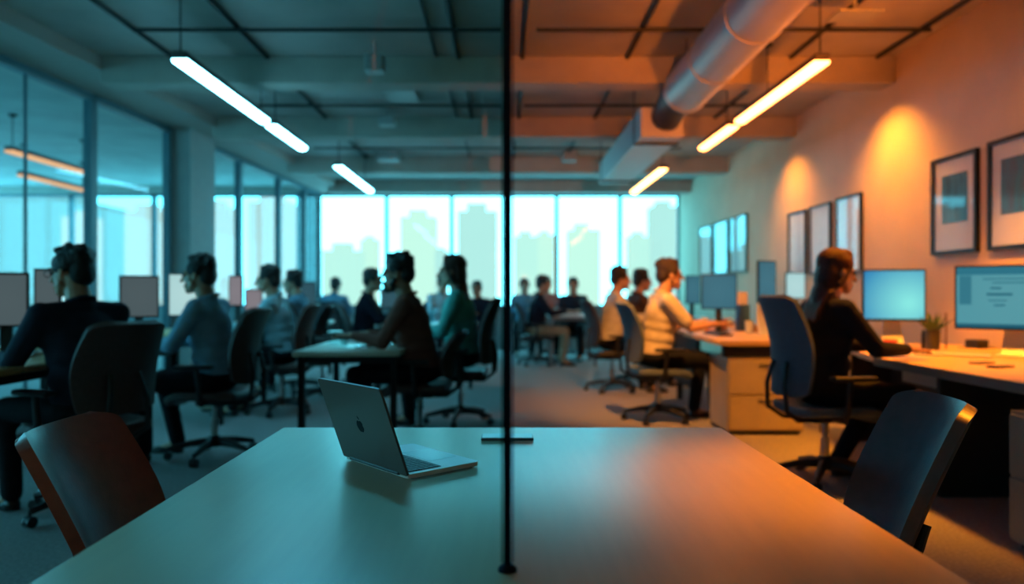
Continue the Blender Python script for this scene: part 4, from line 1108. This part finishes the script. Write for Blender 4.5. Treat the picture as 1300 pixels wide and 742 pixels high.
# unseen warm spots added to brighten the right half
light('warm_fill_spot', 'SPOT', (2.3, 1.9, 3.2), 1250, W_ORANGE, (.92, 1.7, .73), spot_size=math.radians(25), spot_blend=1.0, shadow_soft_size=.15)
light('warm_fill_spot', 'SPOT', (2.6, 4.6, 3.25), 1000, W_ORANGE, (3.0, 4.8, 0), spot_size=math.radians(76), spot_blend=.9, shadow_soft_size=.12)
light('warm_fill_behind', 'SPOT', (-.3, -.9, 2.7), 9, (1.0, .42, .16), (-.6, 1.9, .6), spot_size=math.radians(80), spot_blend=1.0, shadow_soft_size=.25)  # added unseen behind the camera to warm the left chair and shadows
light('warm_fill_spot', 'SPOT', (1.0, 5.3, 3.1), 640, (1.0, .36, .06), (1.75, 7.3, .6), spot_size=math.radians(62), spot_blend=.9, shadow_soft_size=0.0)
# unseen warm spots added to turn the right ceiling orange
light('warm_ceiling_fill', 'SPOT', (.85, -.7, 1.7), 950, (1.0, .24, .04), (.95, 5.6, 3.33), spot_size=math.radians(42), spot_blend=.8, shadow_soft_size=0.0)
light('warm_ceiling_fill', 'SPOT', (2.1, 1.9, 1.2), 900, (1.0, .19, .012), (2.1, 5.4, 3.3), spot_size=math.radians(44), spot_blend=1.0, shadow_soft_size=0.0)
light('cool_fill_spot', 'SPOT', (-1.3, 3.5, 3.25), 150, (.04, .58, 1.0), (-.45, 1.5, .73), spot_size=math.radians(50), spot_blend=1.0, shadow_soft_size=.12)  # unseen spot added to bring teal light onto the left table
# portal-like daylight through the rear windows
o = light('daylight_portal', 'AREA', ((rear_x[0] + RW) / 2, YB + .3, 2.0), 1, (1, 1, 1), ((rear_x[0] + RW) / 2, 0, 2.0), shape='RECTANGLE', size=RW - rear_x[0], size_y=2.3)
o.data.cycles.is_portal = True

# world
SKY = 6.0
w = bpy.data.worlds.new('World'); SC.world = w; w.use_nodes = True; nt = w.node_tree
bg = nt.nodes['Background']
# hazy sky: bright cream glow low ahead (towards +Y), blue-teal everywhere else
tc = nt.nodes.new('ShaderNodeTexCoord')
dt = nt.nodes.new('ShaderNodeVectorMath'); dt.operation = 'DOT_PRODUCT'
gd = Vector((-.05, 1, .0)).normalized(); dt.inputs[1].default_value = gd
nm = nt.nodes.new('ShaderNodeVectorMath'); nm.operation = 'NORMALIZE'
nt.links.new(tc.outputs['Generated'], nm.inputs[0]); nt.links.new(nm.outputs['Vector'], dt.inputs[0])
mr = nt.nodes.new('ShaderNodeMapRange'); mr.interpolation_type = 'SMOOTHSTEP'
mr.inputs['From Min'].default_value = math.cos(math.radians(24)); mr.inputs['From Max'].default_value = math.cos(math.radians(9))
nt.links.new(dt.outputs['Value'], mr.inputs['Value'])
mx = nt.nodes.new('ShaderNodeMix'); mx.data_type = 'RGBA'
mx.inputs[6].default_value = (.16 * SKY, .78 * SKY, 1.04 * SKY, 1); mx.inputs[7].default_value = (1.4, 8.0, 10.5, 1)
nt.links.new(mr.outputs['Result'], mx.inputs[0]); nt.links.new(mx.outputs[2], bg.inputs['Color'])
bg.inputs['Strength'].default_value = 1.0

# ------------------------------------------------------------------ camera
cam = bpy.data.cameras.new('camera'); co = bpy.data.objects.new('camera', cam); COL.objects.link(co)
cam.sensor_fit = 'HORIZONTAL'; cam.sensor_width = 36.0; cam.lens = F * 36.0 / 1300.0
cam.shift_x = 10 / 1300.0; cam.shift_y = 1 / 1300.0
co.location = (0, 0, CAMH); co.rotation_euler = (PI / 2, 0, 0)
cam.clip_start = .05; cam.clip_end = 500
cam.dof.use_dof = True; cam.dof.focus_distance = 1.78; cam.dof.aperture_fstop = 1.7
SC.camera = co
SC.view_settings.view_transform = 'Standard'
SC.view_settings.look = 'None'
SC.view_settings.exposure = 0.0
SC.cycles.use_denoising = True
SC.cycles.max_bounces = 8; SC.cycles.transparent_max_bounces = 24
SC.cycles.sample_clamp_indirect = 6.0
SC.cycles.caustics_reflective = False; SC.cycles.caustics_refractive = False
